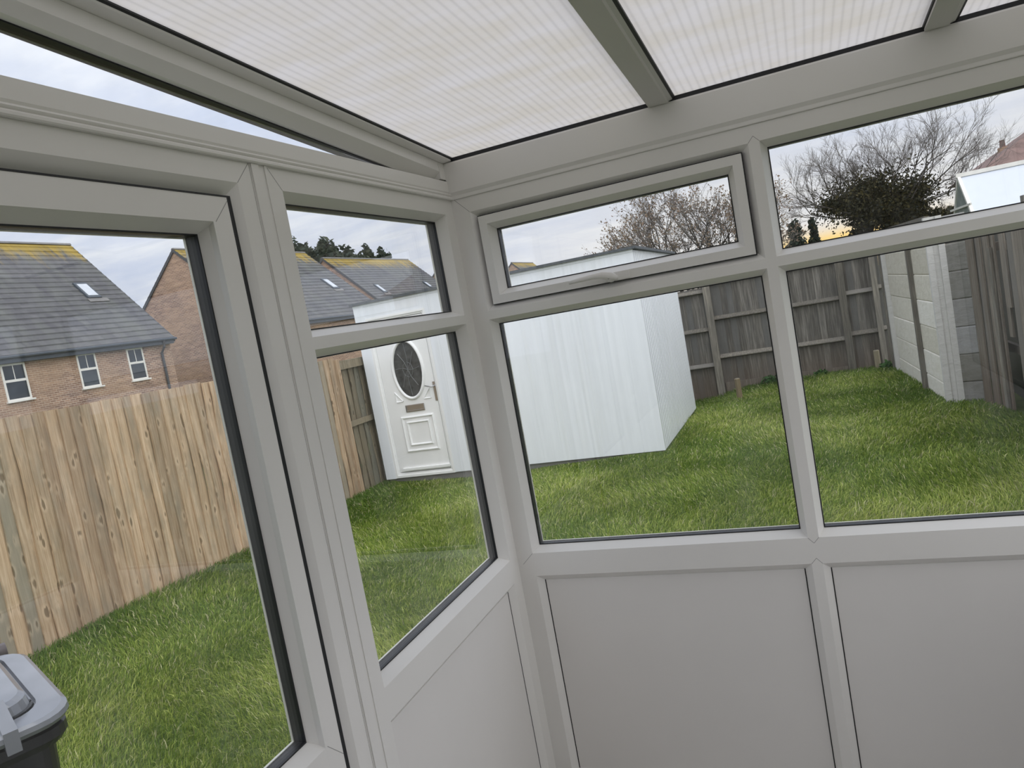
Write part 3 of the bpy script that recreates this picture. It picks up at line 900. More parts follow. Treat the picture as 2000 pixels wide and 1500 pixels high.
for sgn in (-1, 1):
    bx = cx + sgn * 0.255
    MB().extrude([(0, 0, 0), (-sgn * 0.0, -0.014, 0.0), (0, 0, 0.012)], (bx, YD, 0.80), (bx - sgn * 0.10, YD, 0.80)).build('corner_moulding', M['white_door'], leafo)
    MB().extrude([(0, 0, 0), (0, -0.014, 0.004), (sgn * 0.012, 0, 0.004)], (bx, YD, 0.80), (bx + sgn * 0.005, YD, 0.93)).build('corner_moulding', M['white_door'], leafo)
    MB().extrude([(0, 0, 0), (0, -0.014, 0.004), (0, 0, 0.014)], (bx - sgn * 0.10, YD, 0.80), (bx + sgn * 0.005, YD, 0.925)).build('corner_moulding', M['white_door'], leafo)
lb = MB().ring((-4.0, -3.725, 0.655, 0.745), [(0, 0), (0, -0.012), (0.014, -0.014), (0.018, -0.004), (0.018, 0)], lambda s, d, z: (s, YD + d, z))
lb.build('letterbox', M['silver'], leafo)
MB().box((-3.983, YD - 0.006, 0.672), (-3.742, YD, 0.728)).build('letterbox_flap', M['silver'], leafo)
MB().box((-3.545, YD - 0.010, 0.755), (-3.510, YD, 1.0)).build('handle_plate', M['silver'], leafo)
MB().tube([(-3.527, YD, 0.945), (-3.527, YD - 0.05, 0.945), (-3.55, YD - 0.056, 0.945), (-3.64, YD - 0.052, 0.965)], [0.010, 0.010, 0.010, 0.007], 8).build('door_handle', M['silver'], leafo, smooth=True)


# ---------------------------------------------------------------- fences
def feather_run(parent, x, y0, y1, zt0, zt1, mat, step=0.1, face=1, zb=None):
    """vertical feather-edge boards along y; thick edge laps the thin edge of the one before it"""
    n = int(round((y1 - y0) / step))
    for i in range(n):
        ya = y0 + i * step
        yb = ya + step * 1.22
        t = (ya - y0) / (y1 - y0)
        zt = zt0 + (zt1 - zt0) * t + random.uniform(-0.006, 0.006)
        zlo = (zb if zb is not None else float(terrain(x + 0.1, ya)) - 0.06)
        b = MB()
        K = 9
        ph = random.uniform(0, 6.28); am = random.choice((0.002, 0.004, 0.009, 0.014)); fr = random.uniform(3, 8)
        vs = []
        for k in range(K + 1):
            z = zlo + (zt - zlo) * k / K
            wv = am * math.sin(fr * z + ph)
            f1 = x + face * (0.025 + max(0, wv) * 1.3)       # thick edge, may lift
            f2 = x + face * (0.0075 + 0.0)
            vs += [(f1, ya + wv * 0.5, z), (f2, yb, z), (f2 - face * 0.005, yb, z), (f1 - face * 0.014, ya + wv * 0.5, z)]
        b.v = vs
        for k in range(K):
            for c in range(4):
                c2 = (c + 1) % 4
                b.f.append((k * 4 + c, k * 4 + c2, k * 4 + 4 + c2, k * 4 + 4 + c))
        b.f += [(0, 1, 2, 3), (K * 4, K * 4 + 1, K * 4 + 2, K * 4 + 3)]
        b.build('fence_board', M[mat], parent)


XF = -4.45
fl = thing('board_fence', (XF, 1.8, -0.2), 'tan close-board timber fence along the left of the lawn', 'fence')
feather_run(fl, XF, -2.2, 5.62, 1.585, 1.522, 'tan_wood')
for zr in (0.1, 0.8, 1.4):
    MB().box((XF - 0.055, -2.2, zr - 0.04), (XF + 0.002, 5.62, zr + 0.04)).build('rail', M['tan_dull'], fl)
for yp in (-2.2, 0.2, 2.75, 5.3):
    MB().box((XF - 0.15, yp, -0.35), (XF - 0.057, yp + 0.1, 1.5)).build('post', M['tan_dull'], fl)
MB().box((XF - 0.045, 5.63, -0.35), (XF + 0.035, 5.70, 1.50)).build('end_post', M['tan_wood'], fl)
f2 = thing('fence_panel', (XF - 0.15, 6.0, -0.25), 'dull green-brown fence section with a top rail beside the white shed', 'fence')
feather_run(f2, XF - 0.16, 5.71, 7.3, 1.47, 1.46, 'tan_dull', 0.13)
MB().box((XF - 0.135, 5.71, 1.36), (XF - 0.075, 7.3, 1.47)).build('rail', M['tan_dull'], f2)
MB().box((XF - 0.135, 5.71, 0.62), (XF - 0.09, 7.3, 0.69)).build('rail', M['tan_dull'], f2)

YB = 10.95
fb = thing('weathered_fence', (0.3, YB, -0.25), 'weathered grey close-board fence with rails and posts across the back of the lawn', 'fence')
def back_boards(x0, x1, zt, parent):
    n = int(round((x1 - x0) / 0.098))
    st = (x1 - x0) / n
    for i in range(n):
        a = x0 + i * st
        zlo = float(terrain(a, 10.9)) - 0.05
        z1 = zt + random.uniform(-0.012, 0.012)
        dy = random.uniform(0, 0.004)
        pr = [(a - 0.006, YB + 0.006 + dy, 0), (a + st + 0.002, YB + dy, 0), (a + st + 0.002, YB + 0.014, 0), (a - 0.006, YB + 0.014, 0)]
        MB().extrude(pr, (0, 0, zlo), (0, 0, z1)).build('fence_board', M['grey_wood'], parent)
def arris(x0, x1, z, parent, h=0.078):
    MB().extrude([(0, YB, z - h / 2), (0, YB - 0.062, z - h * 0.30), (0, YB - 0.062, z - h * 0.12), (0, YB, z + h / 2)], (x0, 0, 0), (x1, 0, 0)).build('rail', M['rail_wood'], parent)
def back_post(x0, x1, zt, parent):
    MB().box((x0, YB - 0.095, -0.5), (x1, YB - 0.001, zt)).build('post', M['rail_wood'], parent)
back_boards(-2.6, -0.52, 1.545, fb)
for z in (0.22, 0.83, 1.48):
    arris(-2.6, -0.585, z, fb)
back_post(-0.585, -0.47, 1.75, fb)
back_boards(-0.52, 1.53, 1.83, fb)
for z in (0.345, 1.0, 1.60):
    arris(-0.47, 1.475, z, fb)
back_post(1.475, 1.585, 1.88, fb)
back_boards(1.53, 2.10, 1.80, fb)
for z in (0.40, 1.05, 1.62):
    arris(1.585, 1.965, z, fb)
    arris(2.05, 2.10, z + 0.02, fb)
back_post(1.965, 2.05, 1.85, fb)
MB().box((-0.45, YB - 0.03, -0.27), (1.47, YB - 0.001, -0.10)).build('gravel_board', M['grey_wood'], fb)

# concrete slab fence on the right
fc = thing('concrete_fence', (2.35, 8.8, -0.2), 'concrete post and slab fence at the far right of the lawn', 'fence')
P1 = (2.145, 10.40); P2 = (2.245, 8.45); P3 = (2.375, 7.33); PC = (2.64, 7.226)
ZT = 1.86
def post_at(p, hx_, hy_, name='post', mat='cpost', zt=ZT + 0.02):
    MB().box((p[0] - hx_, p[1] - hy_, -0.45), (p[0] + hx_, p[1] + hy_, zt)).build(name, M[mat], fc)
def slabs(a, b, z0, rows, hgt, mat, off):
    a = Vector((a[0], a[1], 0)); b = Vector((b[0], b[1], 0))
    d = (b - a).normalized(); nn = Vector((-d.y, d.x, 0))
    if nn.x > 0: nn = -nn
    for r in range(rows):
        za = z0 + r * hgt; zb_ = z0 + (r + 1) * hgt - 0.0005
        o = off + random.uniform(-0.004, 0.004)
        pr = []
        vs = []
        for (z, k) in ((za, 0.010), (za + 0.012, 0.0), (zb_ - 0.012, 0.0), (zb_, 0.010)):
            for pnt in (a, b):
                q = pnt + nn * (o - k)
                vs.append((q.x, q.y, z))
        for pnt in (b, a):
            q = pnt + nn * (o - 0.05)
            vs += [(q.x, q.y, zb_)]
        for pnt in (b, a):
            q = pnt + nn * (o - 0.05)
            vs += [(q.x, q.y, za)]
        fs = [(0, 1, 3, 2), (2, 3, 5, 4), (4, 5, 7, 6), (6, 7, 8, 9), (9, 8, 10, 11), (11, 10, 1, 0), (0, 2, 4, 6, 9, 11), (1, 10, 8, 7, 5, 3)]
        MB().add(vs, fs).build('concrete_slab', M[mat], fc)
post_at(P1, 0.045, 0.06)
post_at((2.10, 10.52), 0.03, 0.05, 'post', 'rail_wood')
slabs((2.155, 10.33), (2.240, 8.50), -0.31, 7, 0.312, 'slab', 0.0)
post_at(P2, 0.045, 0.05, 'post', 'rail_wood', 1.88)
slabs((2.255, 8.40), (2.300, 7.40), -0.30, 7, 0.31, 'slab', 0.0)
# H-section post: two lips with a groove between
hp = MB()
hp.box((2.285, 7.325, -0.45), (2.345, 7.40, ZT + 0.02)); hp.box((2.345, 7.345, -0.45), (2.40, 7.38, ZT + 0.02)); hp.box((2.40, 7.30, -0.45), (2.462, 7.375, ZT + 0.02))
hp.build('slotted_post', M['cpost'], fc)
slabs((2.462, 7.30), (2.66, 7.235), -0.285, 7, 0.307, 'slab_grey', 0.0)
MB().extrude([(-0.03, 0, -0.05), (0.03, 0, -0.05), (0.03, 0, 0.008), (-0.03, 0, 0.014)], (2.165, 10.45, 1.905), (2.33, 7.36, 1.885)).build('coping_rail', M['rail_wood'], fc)

fr = thing('broken_board_fence', (2.75, 5.5, -0.2), 'old grey-brown board fence with a dark gap at the right edge', 'fence')
def rboard(x0, y0, x1, y1, zb_, zt, mat='brown_wood', th=0.018, tilt=0.0):
    a = Vector((x0, y0, 0)); b = Vector((x1, y1, 0))
    d = (b - a).normalized(); nn = Vector((d.y, -d.x, 0))
    if nn.x < 0: nn = -nn
    o = MB()
    pr = [a, b, b + nn * th, a + nn * th]
    tl = d * tilt
    o.hexa([(p.x, p.y, zb_) for p in pr] + [(p.x + tl.x, p.y + tl.y, zt) for p in pr])
    o.build('fence_board', M[mat], fr)
pts = [(2.645, 7.20), (2.668, 7.02), (2.69, 6.88), (2.70, 6.80), (2.715, 6.70), (2.73, 6.61), (2.745, 6.545)]
for i in range(len(pts) - 1):
    a, b = pts[i], pts[i + 1]
    k = 0.012 * ((i % 2) * 2 - 1)
    rboard(a[0] + k, a[1], b[0] + k, b[1] - 0.012, -0.26, 1.70 + random.uniform(-.02, .02), tilt=random.uniform(-.02, .02))
rboard(2.70, 6.60, 2.715, 6.565, -0.26, 1.45, 'rail_wood', 0.03)
rboard(2.79, 6.50, 2.80, 6.41, 0.55, 1.70, 'brown_wood')          # rotten board, its foot gone
rboard(2.775, 6.40, 2.79, 6.30, 0.85, 1.70, 'brown_wood')
y = 6.05
while y > 2.2:
    xx = 2.745 + (6.2 - y) * 0.10
    rboard(xx, y, xx + 0.012, y - 0.125, -0.26, 1.70 + random.uniform(-.02, .02))
    y -= 0.118
MB().box((2.86, 2.2, 0.35), (2.90, 7.15, 0.44)).build('rail', M['brown_wood'], fr)
MB().box((2.86, 2.2, 1.40), (2.90, 7.15, 1.49)).build('rail', M['brown_wood'], fr)
MB().box((2.98, 2.2, -0.3), (3.02, 9.2, 1.66)).build('gap_shade_sheet', M['spacer'], fr)  # near-black sheet added behind the boards to give the gap its shade
MB().box((2.80, 5.50, -0.4), (2.90, 5.60, 1.86)).build('post', M['brown_wood'], fr)

# two cut-off stakes left in the grass
for (x, y, zt, lab) in ((-0.15, 9.78, 0.085, 'short tan stake in the grass nearer the white shed'), (1.885, 10.72, 0.115, 'short tan stake by the far right corner of the back fence')):
    z0 = float(terrain(x, y)) - 0.05
    st = thing('stake', (x, y, z0 + 0.05), lab, 'stake', 'cut-off stakes by the back fence')
    b = MB(); b.tube([(x, y, z0), (x, y, zt - 0.01), (x, y, zt)], [0.046, 0.044, 0.036], 8)
    b.build('stake_body', M['stake_wood'], st)
    MB().tube([(x, y, zt), (x, y, zt + 0.003)], [0.034, 0.033], 8).build('cut_end', M['rail_wood'], st)


# ---------------------------------------------------------------- foliage helpers
def leaf_cloud(blobs, count, size, name, mat, parent, flat=0.0, shell=0.55, fuzzy=False):
    """leaf quads scattered through ellipsoids (cx,cy,cz,rx,ry,rz)"""
    vol = np.array([b[3] * b[4] * b[5] for b in blobs]); pick = RNG.choice(len(blobs), count, p=vol / vol.sum())
    B = np.array(blobs)[pick]
    d = RNG.normal(size=(count, 3)); d /= np.linalg.norm(d, axis=1)[:, None]
    r = (shell + (1 - shell) * RNG.random(count)) ** 1.0
    if fuzzy:
        r = np.abs(RNG.normal(0, 0.62, count))
    r *= 1 + 0.16 * np.sin(d[:, 0] * 7 + pick) * np.sin(d[:, 2] * 6 + 1.3 * pick)
    c = B[:, :3] + d * B[:, 3:6] * r[:, None]
    a = RNG.normal(size=(count, 3)); a /= np.linalg.norm(a, axis=1)[:, None]
    bb = np.cross(a, RNG.normal(size=(count, 3))); bb /= np.linalg.norm(bb, axis=1)[:, None]
    s = size * RNG.uniform(0.6, 1.4, count)[:, None]
    V = np.empty((count, 4, 3), np.float32)
    V[:, 0] = c - a * s; V[:, 1] = c + bb * s * 0.5; V[:, 2] = c + a * s; V[:, 3] = c - bb * s * 0.5
    return mesh_quads(V, name, mat, parent)


def mesh_quads(V, name, mat, parent):
    n = len(V)
    off = np.array(wloc(parent), np.float32)
    me = bpy.data.meshes.new(name)
    me.vertices.add(n * 4); me.vertices.foreach_set('co', (V - off).astype(np.float32).ravel())
    me.loops.add(n * 4); me.loops.foreach_set('vertex_index', np.arange(n * 4, dtype=np.int32))
    me.polygons.add(n); me.polygons.foreach_set('loop_start', np.arange(n, dtype=np.int32) * 4)
    me.update(calc_edges=True)
    me.materials.append(mat)
    o = bpy.data.objects.new(name, me)
    COL.objects.link(o); o.parent = parent; o['kind'] = 'stuff'
    return o


def branch_tree(parent, base, limbs, depth, rng, twig_mat, spread=0.6, shrink=0.72, lo_n=3, up=0.15, tips=None):
    """recursive bare branches; the thick ones go to 'branches', the fine ones to 'twigs'"""
    big, fine = MB(), MB()
    tip = []
    def grow(p, d, L, r, k):
        p = Vector(p); d = Vector(d).normalized()
        pts = [p]; q = p
        for s in range(3):
            d = (d + Vector((rng.uniform(-1, 1), rng.uniform(-1, 1), rng.uniform(-1, 1) + up)) * 0.16).normalized()
            q = q + d * L / 3
            pts.append(q)
        rad = [r, r * 0.9, r * 0.78, r * 0.66]
        (big if k >= depth - 1 else fine).tube(pts, rad, 6 if k >= depth - 1 else 3, False)
        if k == 0:
            tip.append(q)
            return
        nchild = lo_n + (1 if rng.random() < 0.5 else 0)
        for c in range(nchild):
            i = rng.choice((1, 2, 3, 3))
            ax = Vector((rng.uniform(-1, 1), rng.uniform(-1, 1), rng.uniform(-1, 1)))
            nd = (d + ax.normalized() * spread + Vector((0, 0, up))).normalized()
            grow(pts[i], nd, L * shrink * rng.uniform(0.8, 1.15), r * 0.60, k - 1)
    for (p, d, L, r) in limbs:
        grow(p, d, L, r, depth)
    big.build('branches', M['bark'], parent)
    fine.build('twigs', twig_mat, parent, kind='stuff')
    return tip


# --- big bare tree with an ivy-dark heart
rng = random.Random(5)
bt_x, bt_y, BK = 2.6, 21.0, 1.209
big = thing('ivy_clad_tree', (bt_x, bt_y, -1.75), 'broad bare-twigged tree with a dark ivy heart above the back fence', 'tree')
tk = MB(); tk.tube([(bt_x - 0.1, bt_y, -1.75), (bt_x, bt_y, 0.5), (bt_x + 0.0, bt_y, 1.7), (bt_x + 0.25, bt_y, 2.5)], [0.42, 0.34, 0.28, 0.2], 10)
tk.build('trunk', M['bark'], big, smooth=True)
limbs = []
for k in range(22):
    a = -1.3 + 2.7 * k / 21
    limbs.append(((bt_x + 0.65 + 0.95 * math.sin(a), bt_y + rng.uniform(-0.5, 0.5), 2.6 + 0.3 * math.cos(a)), (math.sin(a), rng.uniform(-0.4, 0.4), math.cos(a) * 0.9 + 0.12), rng.uniform(0.86, 1.1) * (1.05 if a > 0.4 else 0.9), 0.020))
branch_tree(big, None, limbs, 5, rng, M['twig'], 0.60, 0.68, 3, 0.10)
HB = [(2.2, 17, 2.78, 0.72, 0.8, 0.44), (2.9, 17, 2.66, 0.85, 0.8, 0.58), (3.55, 17, 2.80, 0.55, 0.6, 0.45), (2.6, 17, 3.05, 0.8, 0.7, 0.40), (1.75, 17, 2.85, 0.30, 0.5, 0.25)]
LB = [(3.75, 17, 2.05, 1.1, 0.6, 0.30), (2.35, 17, 2.05, 0.25, 0.3, 0.35)]
def back(bl):    # blobs laid out 17 m out, set on the tree's own distance at the same bearing
    q = (bt_y + 2.195) / 19.195
    return [(0.975 + (b[0] - 0.975) * q, bt_y, 1.604 + (b[2] - 1.604) * q, b[3] * q, b[4] * q, b[5] * q) for b in bl]
leaf_cloud(back(HB), 21000, 0.042, 'ivy_leaves', M['ivy'], big, fuzzy=True)
leaf_cloud(back([(2.72, 17, 2.45, 0.66, 0.6, 0.35), (3.2, 17, 2.45, 0.6, 0.6, 0.4)]), 9000, 0.05, 'ivy_leaves', M['ivy'], big, shell=0.1)
leaf_cloud(back(LB), 9000, 0.055, 'ivy_leaves', M['ivy'], big, shell=0.1)

# --- russet tree behind the shed
rng = random.Random(9)
rx0, ry0 = -1.0, 15.0
rt = thing('russet_tree', (rx0, ry0, -1.75), 'twiggy tree with sparse russet leaves rising behind the white shed', 'tree')
tk = MB(); tk.tube([(rx0, ry0, -1.75), (rx0 + 0.05, ry0, 0.4), (rx0, ry0, 1.2)], [0.22, 0.17, 0.14], 8)
tk.build('trunk', M['bark'], rt, smooth=True)
limbs = []
for k in range(17):
    a = -1.2 + 2.2 * k / 16
    limbs.append(((rx0 + 0.4 * math.sin(a), ry0 + rng.uniform(-0.4, 0.4), 1.3), (math.sin(a), rng.uniform(-0.4, 0.4), math.cos(a) * 0.9 + 0.12), rng.uniform(0.9, 1.15) * (1.0 if a < 0.3 else 0.9), 0.026))
tips = branch_tree(rt, None, limbs, 5, rng, M['twig'], 0.60, 0.68, 3, 0.08)
tp = np.array([tuple(t) for t in tips])
if len(tp) > 9000:
    tp = tp[RNG.choice(len(tp), 9000, False)]
n = len(tp)
a = RNG.normal(size=(n, 3)); a /= np.linalg.norm(a, axis=1)[:, None]
b = np.cross(a, RNG.normal(size=(n, 3))); b /= np.linalg.norm(b, axis=1)[:, None]
s = RNG.uniform(0.018, 0.036, n)[:, None]
mesh_quads(np.stack([tp - a * s, tp + b * s * 0.55, tp + a * s, tp - b * s * 0.55], 1), 'russet_leaves', M['russet'], rt)
leaf_cloud([(-0.6, 15, 2.05, 1.0, 0.7, 0.5), (-1.6, 15, 1.9, 0.8, 0.6, 0.4)], 2500, 0.04, 'inner_leaves', M['ivy'], rt, shell=0.1)

# --- two small dark conifers beyond the back fence
for (x, y, zt, r, lab) in ((0.98, 24.0, 2.98, 0.48, 'wider dark cone-shaped conifer beyond the back fence'), (1.55, 25.6, 3.06, 0.25, 'slim dark conifer beyond the back fence beside a wider one')):
    cf = thing('conifer', (x, y, -1.75), lab, 'tree', 'conifers beyond the back fence')
    MB().tube([(x, y, -1.75), (x, y, zt - 0.3)], [0.07, 0.02], 6).build('trunk', M['bark'], cf)
    bl = [(x, y, -1.0 + k * (zt + 0.72) / 7, r * (1.1 - 0.55 * (k / 7) ** 2.5), r * (1.1 - 0.55 * (k / 7) ** 2.5), 0.40) for k in range(8)]
    leaf_cloud(bl, 9000, 0.075, 'foliage', M['conifer'], cf, shell=0.4)

# --- evergreens beyond the houses
far_trees = [(56.0, 13.1, 1.5, 'smaller far evergreen at the left behind the grey roofs'), (61.5, 12.7, 2.9, 'largest far evergreen, wide and dark behind the grey roofs'),
             (66.9, 12.7, 0.9, 'narrow far evergreen just right of the widest one'), (69.8, 12.5, 1.15, 'rightmost far evergreen, rounded, behind the grey roofs')]
for (y, zt, r, lab) in far_trees:
    ft = thing('evergreen', (-40.0, y, -1.75), lab, 'tree', 'evergreens behind the houses')
    MB().tube([(-40, y, -1.75), (-40, y, zt - 4.0), (-40, y, zt - 2.2)], [0.4, 0.25, 0.08], 8).build('trunk', M['bark'], ft)
    bl = []
    rr = random.Random(int(y * 10))
    for k in range(9 if r > 2 else 5):
        bl.append((-40 + rr.uniform(-.5, .5) * r, y + rr.uniform(-.72, .72) * r, zt - 1.1 - rr.uniform(0, 2.6), r * 0.42, r * 0.40, 1.25))
    bl.append((-40, y, zt - 4, r * 0.85, r * 0.85, 2.6))
    leaf_cloud(bl, 5200 if r > 2 else 1900, 0.30, 'foliage', M['farleaf'], ft, shell=0.35)


# ---------------------------------------------------------------- houses
def house(name, xf, y0, y1, ze, zr, label, courses_as_parts, depth=4.65, windows=(), skylights=(), downpipe=None, zg=-1.75):
    t = thing(name, (xf, y0, zr - 4.83), label, 'house', 'grey-roofed brick houses')
    xr = xf - depth; xb = xr - depth
    # brick body with gables
    b = MB()
    vs = []
    for y in (y0, y1):
        vs += [(xf, y, zg), (xf, y, ze), (xr, y, zr - 0.12), (xb, y, ze), (xb, y, zg)]
    b.add(vs, [(0, 1, 2, 3, 4), (9, 8, 7, 6, 5), (0, 5, 6, 1), (3, 8, 9, 4)])
    b.build('brick_walls', M['brick'], t)
    # tile courses, each lapping the one below
    nc = 22
    dx, dz = (xf + 0.28 - xr), (zr - (ze - 0.28 * (zr - ze) / depth))
    zs = zr - dz
    stuff = MB()
    for side in (0, 1):
        for k in range(nc):
            f0, f1 = k / nc, (k + 1) / nc + 0.012
            def pt(f, lift):
                x = (xf + 0.28) - dx * f
                if side: x = 2 * xr - x
                return x, zs + dz * f + lift
            xa, za = pt(f0, 0.085); xb2, zb2 = pt(f1, 0.018)
            xc, zc = pt(f0, 0.0); xd, zd = pt(f1, -0.03)
            tgt = MB() if (courses_as_parts and side == 0) else stuff
            p = [(xa, y0 - 0.06, za), (xa, y1 + 0.06, za), (xb2, y1 + 0.06, zb2), (xb2, y0 - 0.06, zb2), (xc, y0 - 0.06, zc), (xc, y1 + 0.06, zc), (xd, y1 + 0.06, zd), (xd, y0 - 0.06, zd)]
            tgt.hexa(p)
            if tgt is not stuff:
                tgt.build('tile_course', M['tile'], t)
    o = stuff.build('roof_tiles', M['tile'], t, kind='stuff')
    MB().extrude([(-0.13, 0, -0.04), (-0.06, 0, 0.05), (0.06, 0, 0.05), (0.13, 0, -0.04)], (xr, y0 - 0.07, zr + 0.03), (xr, y1 + 0.07, zr + 0.03)).build('ridge_tiles', M['ridge'], t)
    for yv in (y0 - 0.075, y1 + 0.015):
        v = MB()
        for sgn in (1, -1):
            xe = xr + sgn * (dx)
            v.hexa([(xr, yv, zr - 0.14), (xr, yv + 0.06, zr - 0.14), (xe, yv + 0.06, zs - 0.14), (xe, yv, zs - 0.14), (xr, yv, zr + 0.05), (xr, yv + 0.06, zr + 0.05), (xe, yv + 0.06, zs + 0.05), (xe, yv, zs + 0.05)])
        v.build('verge', M['verge'], t)
    MB().box((xf + 0.002, y0, zs - 0.20), (xf + 0.27, y1, zs - 0.02)).build('fascia', M['fascia'], t)
    MB().tube([(xf + 0.33, y0 - 0.1, zs + 0.0), (xf + 0.33, y1 + 0.1, zs + 0.0)], [0.06, 0.06], 8).build('gutter', M['fascia'], t)
    for (a, b_, za, zb_) in windows:
        wf_ = MB().ring((a, b_, za, zb_), [(0, 0.03), (0.07, 0.03), (0.07, -0.05), (0, -0.05)], lambda s, d, z: (xf + d, s, z))
        zm = za + (zb_ - za) * 0.54
        wf_.box((xf - 0.04, a + 0.07, zm - 0.045), (xf + 0.03, b_ - 0.07, zm + 0.045))
        wfo = wf_.build('window', M['white_frame'], t)
        MB().box((xf - 0.02, (a + b_) / 2 - 0.014, zm + 0.045), (xf + 0.02, (a + b_) / 2 + 0.014, zb_ - 0.07)).build('glazing_bar', M['white_frame'], wfo)
        MB().box((xf + 0.0, a - 0.05, za - 0.05), (xf + 0.10, b_ + 0.08, za + 0.01)).build('sill', M['white_frame'], wfo)
        MB().box((xf + 0.002, a + 0.07, za + 0.07), (xf + 0.012, b_ - 0.07, zm - 0.045)).build('pane', M['house_glass'], wfo)
        ym = (a + b_) / 2
        MB().box((xf + 0.002, a + 0.07, zm + 0.045), (xf + 0.012, ym - 0.014, zb_ - 0.07)).build('pane', M['house_glass'], wfo)
        MB().box((xf + 0.002, ym + 0.014, zm + 0.045), (xf + 0.012, b_ - 0.07, zb_ - 0.07)).build('pane', M['house_glass'], wfo)
    sl = dz / dx
    for (ya, yb_, z0_, z1_) in skylights:
        def rp(y, z, lift):
            x = (xf + 0.28) - (z - zs) / sl
            return (x + lift * 0.7, y, z + lift * 0.7)
        s = MB(); s.hexa([rp(ya, z0_, 0), rp(yb_, z0_, 0), rp(yb_, z1_, 0), rp(ya, z1_, 0), rp(ya, z0_, .13), rp(yb_, z0_, .13), rp(yb_, z1_, .13), rp(ya, z1_, .13)])
        so = s.build('roof_window', M['fascia'], t)
        s = MB(); e = 0.09
        s.hexa([rp(ya + e, z0_ + e, .12), rp(yb_ - e, z0_ + e, .12), rp(yb_ - e, z1_ - e, .12), rp(ya + e, z1_ - e, .12), rp(ya + e, z0_ + e, .145), rp(yb_ - e, z0_ + e, .145), rp(yb_ - e, z1_ - e, .145), rp(ya + e, z1_ - e, .145)])
        s.build('pane', M['skylight_glass'], so)
        s = MB(); s.hexa([rp(ya - .05, z0_ - .16, .05), rp(yb_ + .25, z0_ - .16, .05), rp(yb_ + .25, z0_, .05), rp(ya - .05, z0_, .05), rp(ya - .05, z0_ - .16, .08), rp(yb_ + .25, z0_ - .16, .08), rp(yb_ + .25, z0_, .08), rp(ya - .05, z0_, .08)])
        s.build('flashing', M['ridge'], so)
    if downpipe is not None:
        MB().tube([(xf + 0.33, downpipe, zs - 0.03), (xf + 0.28, downpipe, zs - 0.30), (xf + 0.07, downpipe, zs - 0.55), (xf + 0.07, downpipe, zg)], [0.055] * 4, 8).build('downpipe', M['verge'], t)
    return t


house('brick_house', -25.0, 8.0, 23.45, 3.72, 8.55, 'nearest brick house with three white windows under a grey lichen-topped roof', True,
      windows=[(15.78, 16.68, 1.90, 3.22), (18.76, 19.60, 1.93, 3.26), (21.08, 21.90, 1.90, 3.24)], skylights=[(21.40, 22.06, 5.60, 6.36), (11.5, 12.2, 5.6, 6.36)], downpipe=22.85)
house('brick_house', -24.7, 29.9, 41.4, 3.82, 8.52, 'second brick house, gable end showing past the nearest one', False, 5.15, skylights=[(39.0, 39.65, 5.45, 6.24)])
house('brick_house', -24.95, 43.1, 55.4, 3.72, 8.12, 'third grey-roofed house with two roof windows, behind the shed door', False, skylights=[(44.75, 45.25, 4.98, 5.70), (52.4, 52.9, 5.17, 5.75)])
house('brick_house', -25.2, 63.1, 74.0, 3.72, 8.4, 'fourth house, only its gable slope showing beyond the third roof', False)
house('brick_house', -27.4, 87.0, 95.0, 3.72, 8.5, 'tiny distant house with a yellowed roof peeping over the shed roof', False)

# red-brown hipped roof far right
rh = thing('red_roofed_house', (14.0, 42.0, -1.75), 'distant house with a red-brown hipped roof at the right edge', 'house')
MB().box((9.6, 38.5, -1.75), (22.0, 46.0, 4.4)).build('brick_walls', M['brick'], rh)
hr = MB()
hr.add([(9.0, 38.0, 4.35), (22.6, 38.0, 4.35), (22.6, 46.6, 4.35), (9.0, 46.6, 4.35), (14.2, 42.3, 7.3), (18.0, 42.3, 7.3)], [(0, 1, 5, 4), (1, 2, 5), (2, 3, 4, 5), (3, 0, 4), (0, 3, 2, 1)])
hr.build('hipped_roof', M['red_tile'], rh)
ch = MB().box((10.72, 42.0, 4.7), (11.10, 42.4, 5.55)).build('chimney', M['brick'], rh)
MB().tube([(10.91, 42.2, 5.55), (10.91, 42.2, 5.90)], [0.13, 0.11], 8).build('chimney_pot', M['red_tile'], ch)

# neighbour's white greenhouse-style lean-to
gx, gy = 4.20, 16.0
gh = thing('white_glasshouse', (5.6, gy, -1.75), 'white-framed glasshouse with a pale sheet roof behind the right fence', 'glasshouse')
ZRG, ZEG, YEG = 2.83, 1.90, 14.95
YBG = 2 * gy - YEG
for k in range(3):
    a = gx + 0.05 + k * 1.32
    b_ = a + 1.26
    for (yy) in (YEG, YBG):
        s = MB(); s.hexa([(a, gy, ZRG - 0.03), (b_, gy, ZRG - 0.03), (b_, yy, ZEG - 0.03), (a, yy, ZEG - 0.03), (a, gy, ZRG), (b_, gy, ZRG), (b_, yy, ZEG), (a, yy, ZEG)])
        s.build('roof_sheet', M['bluewhite'], gh)
for k in range(4):
    a = gx - 0.01 + k * 1.32
    for yy in (YEG, YBG):
        s = MB(); s.hexa([(a, gy, ZRG - 0.06), (a + 0.06, gy, ZRG - 0.06), (a + 0.06, yy, ZEG - 0.06), (a, yy, ZEG - 0.06), (a, gy, ZRG + 0.03), (a + 0.06, gy, ZRG + 0.03), (a + 0.06, yy, ZEG + 0.03), (a, yy, ZEG + 0.03)])
        s.build('roof_bar', M['white_frame'], gh)
MB().box((gx - 0.03, gy - 0.05, ZRG - 0.02), (gx + 4.05, gy + 0.05, ZRG + 0.06)).build('ridge_bar', M['white_frame'], gh)
for yy in (YEG, YBG):
    MB().box((gx - 0.02, yy - 0.04, -1.75), (gx + 4.04, yy + 0.04, 0.2)).build('base_wall', M['white_frame'], gh)
    MB().box((gx, yy - 0.02, 0.2), (gx + 4.02, yy + 0.02, ZEG - 0.03)).build('side_glass', M['greenglass'], gh)
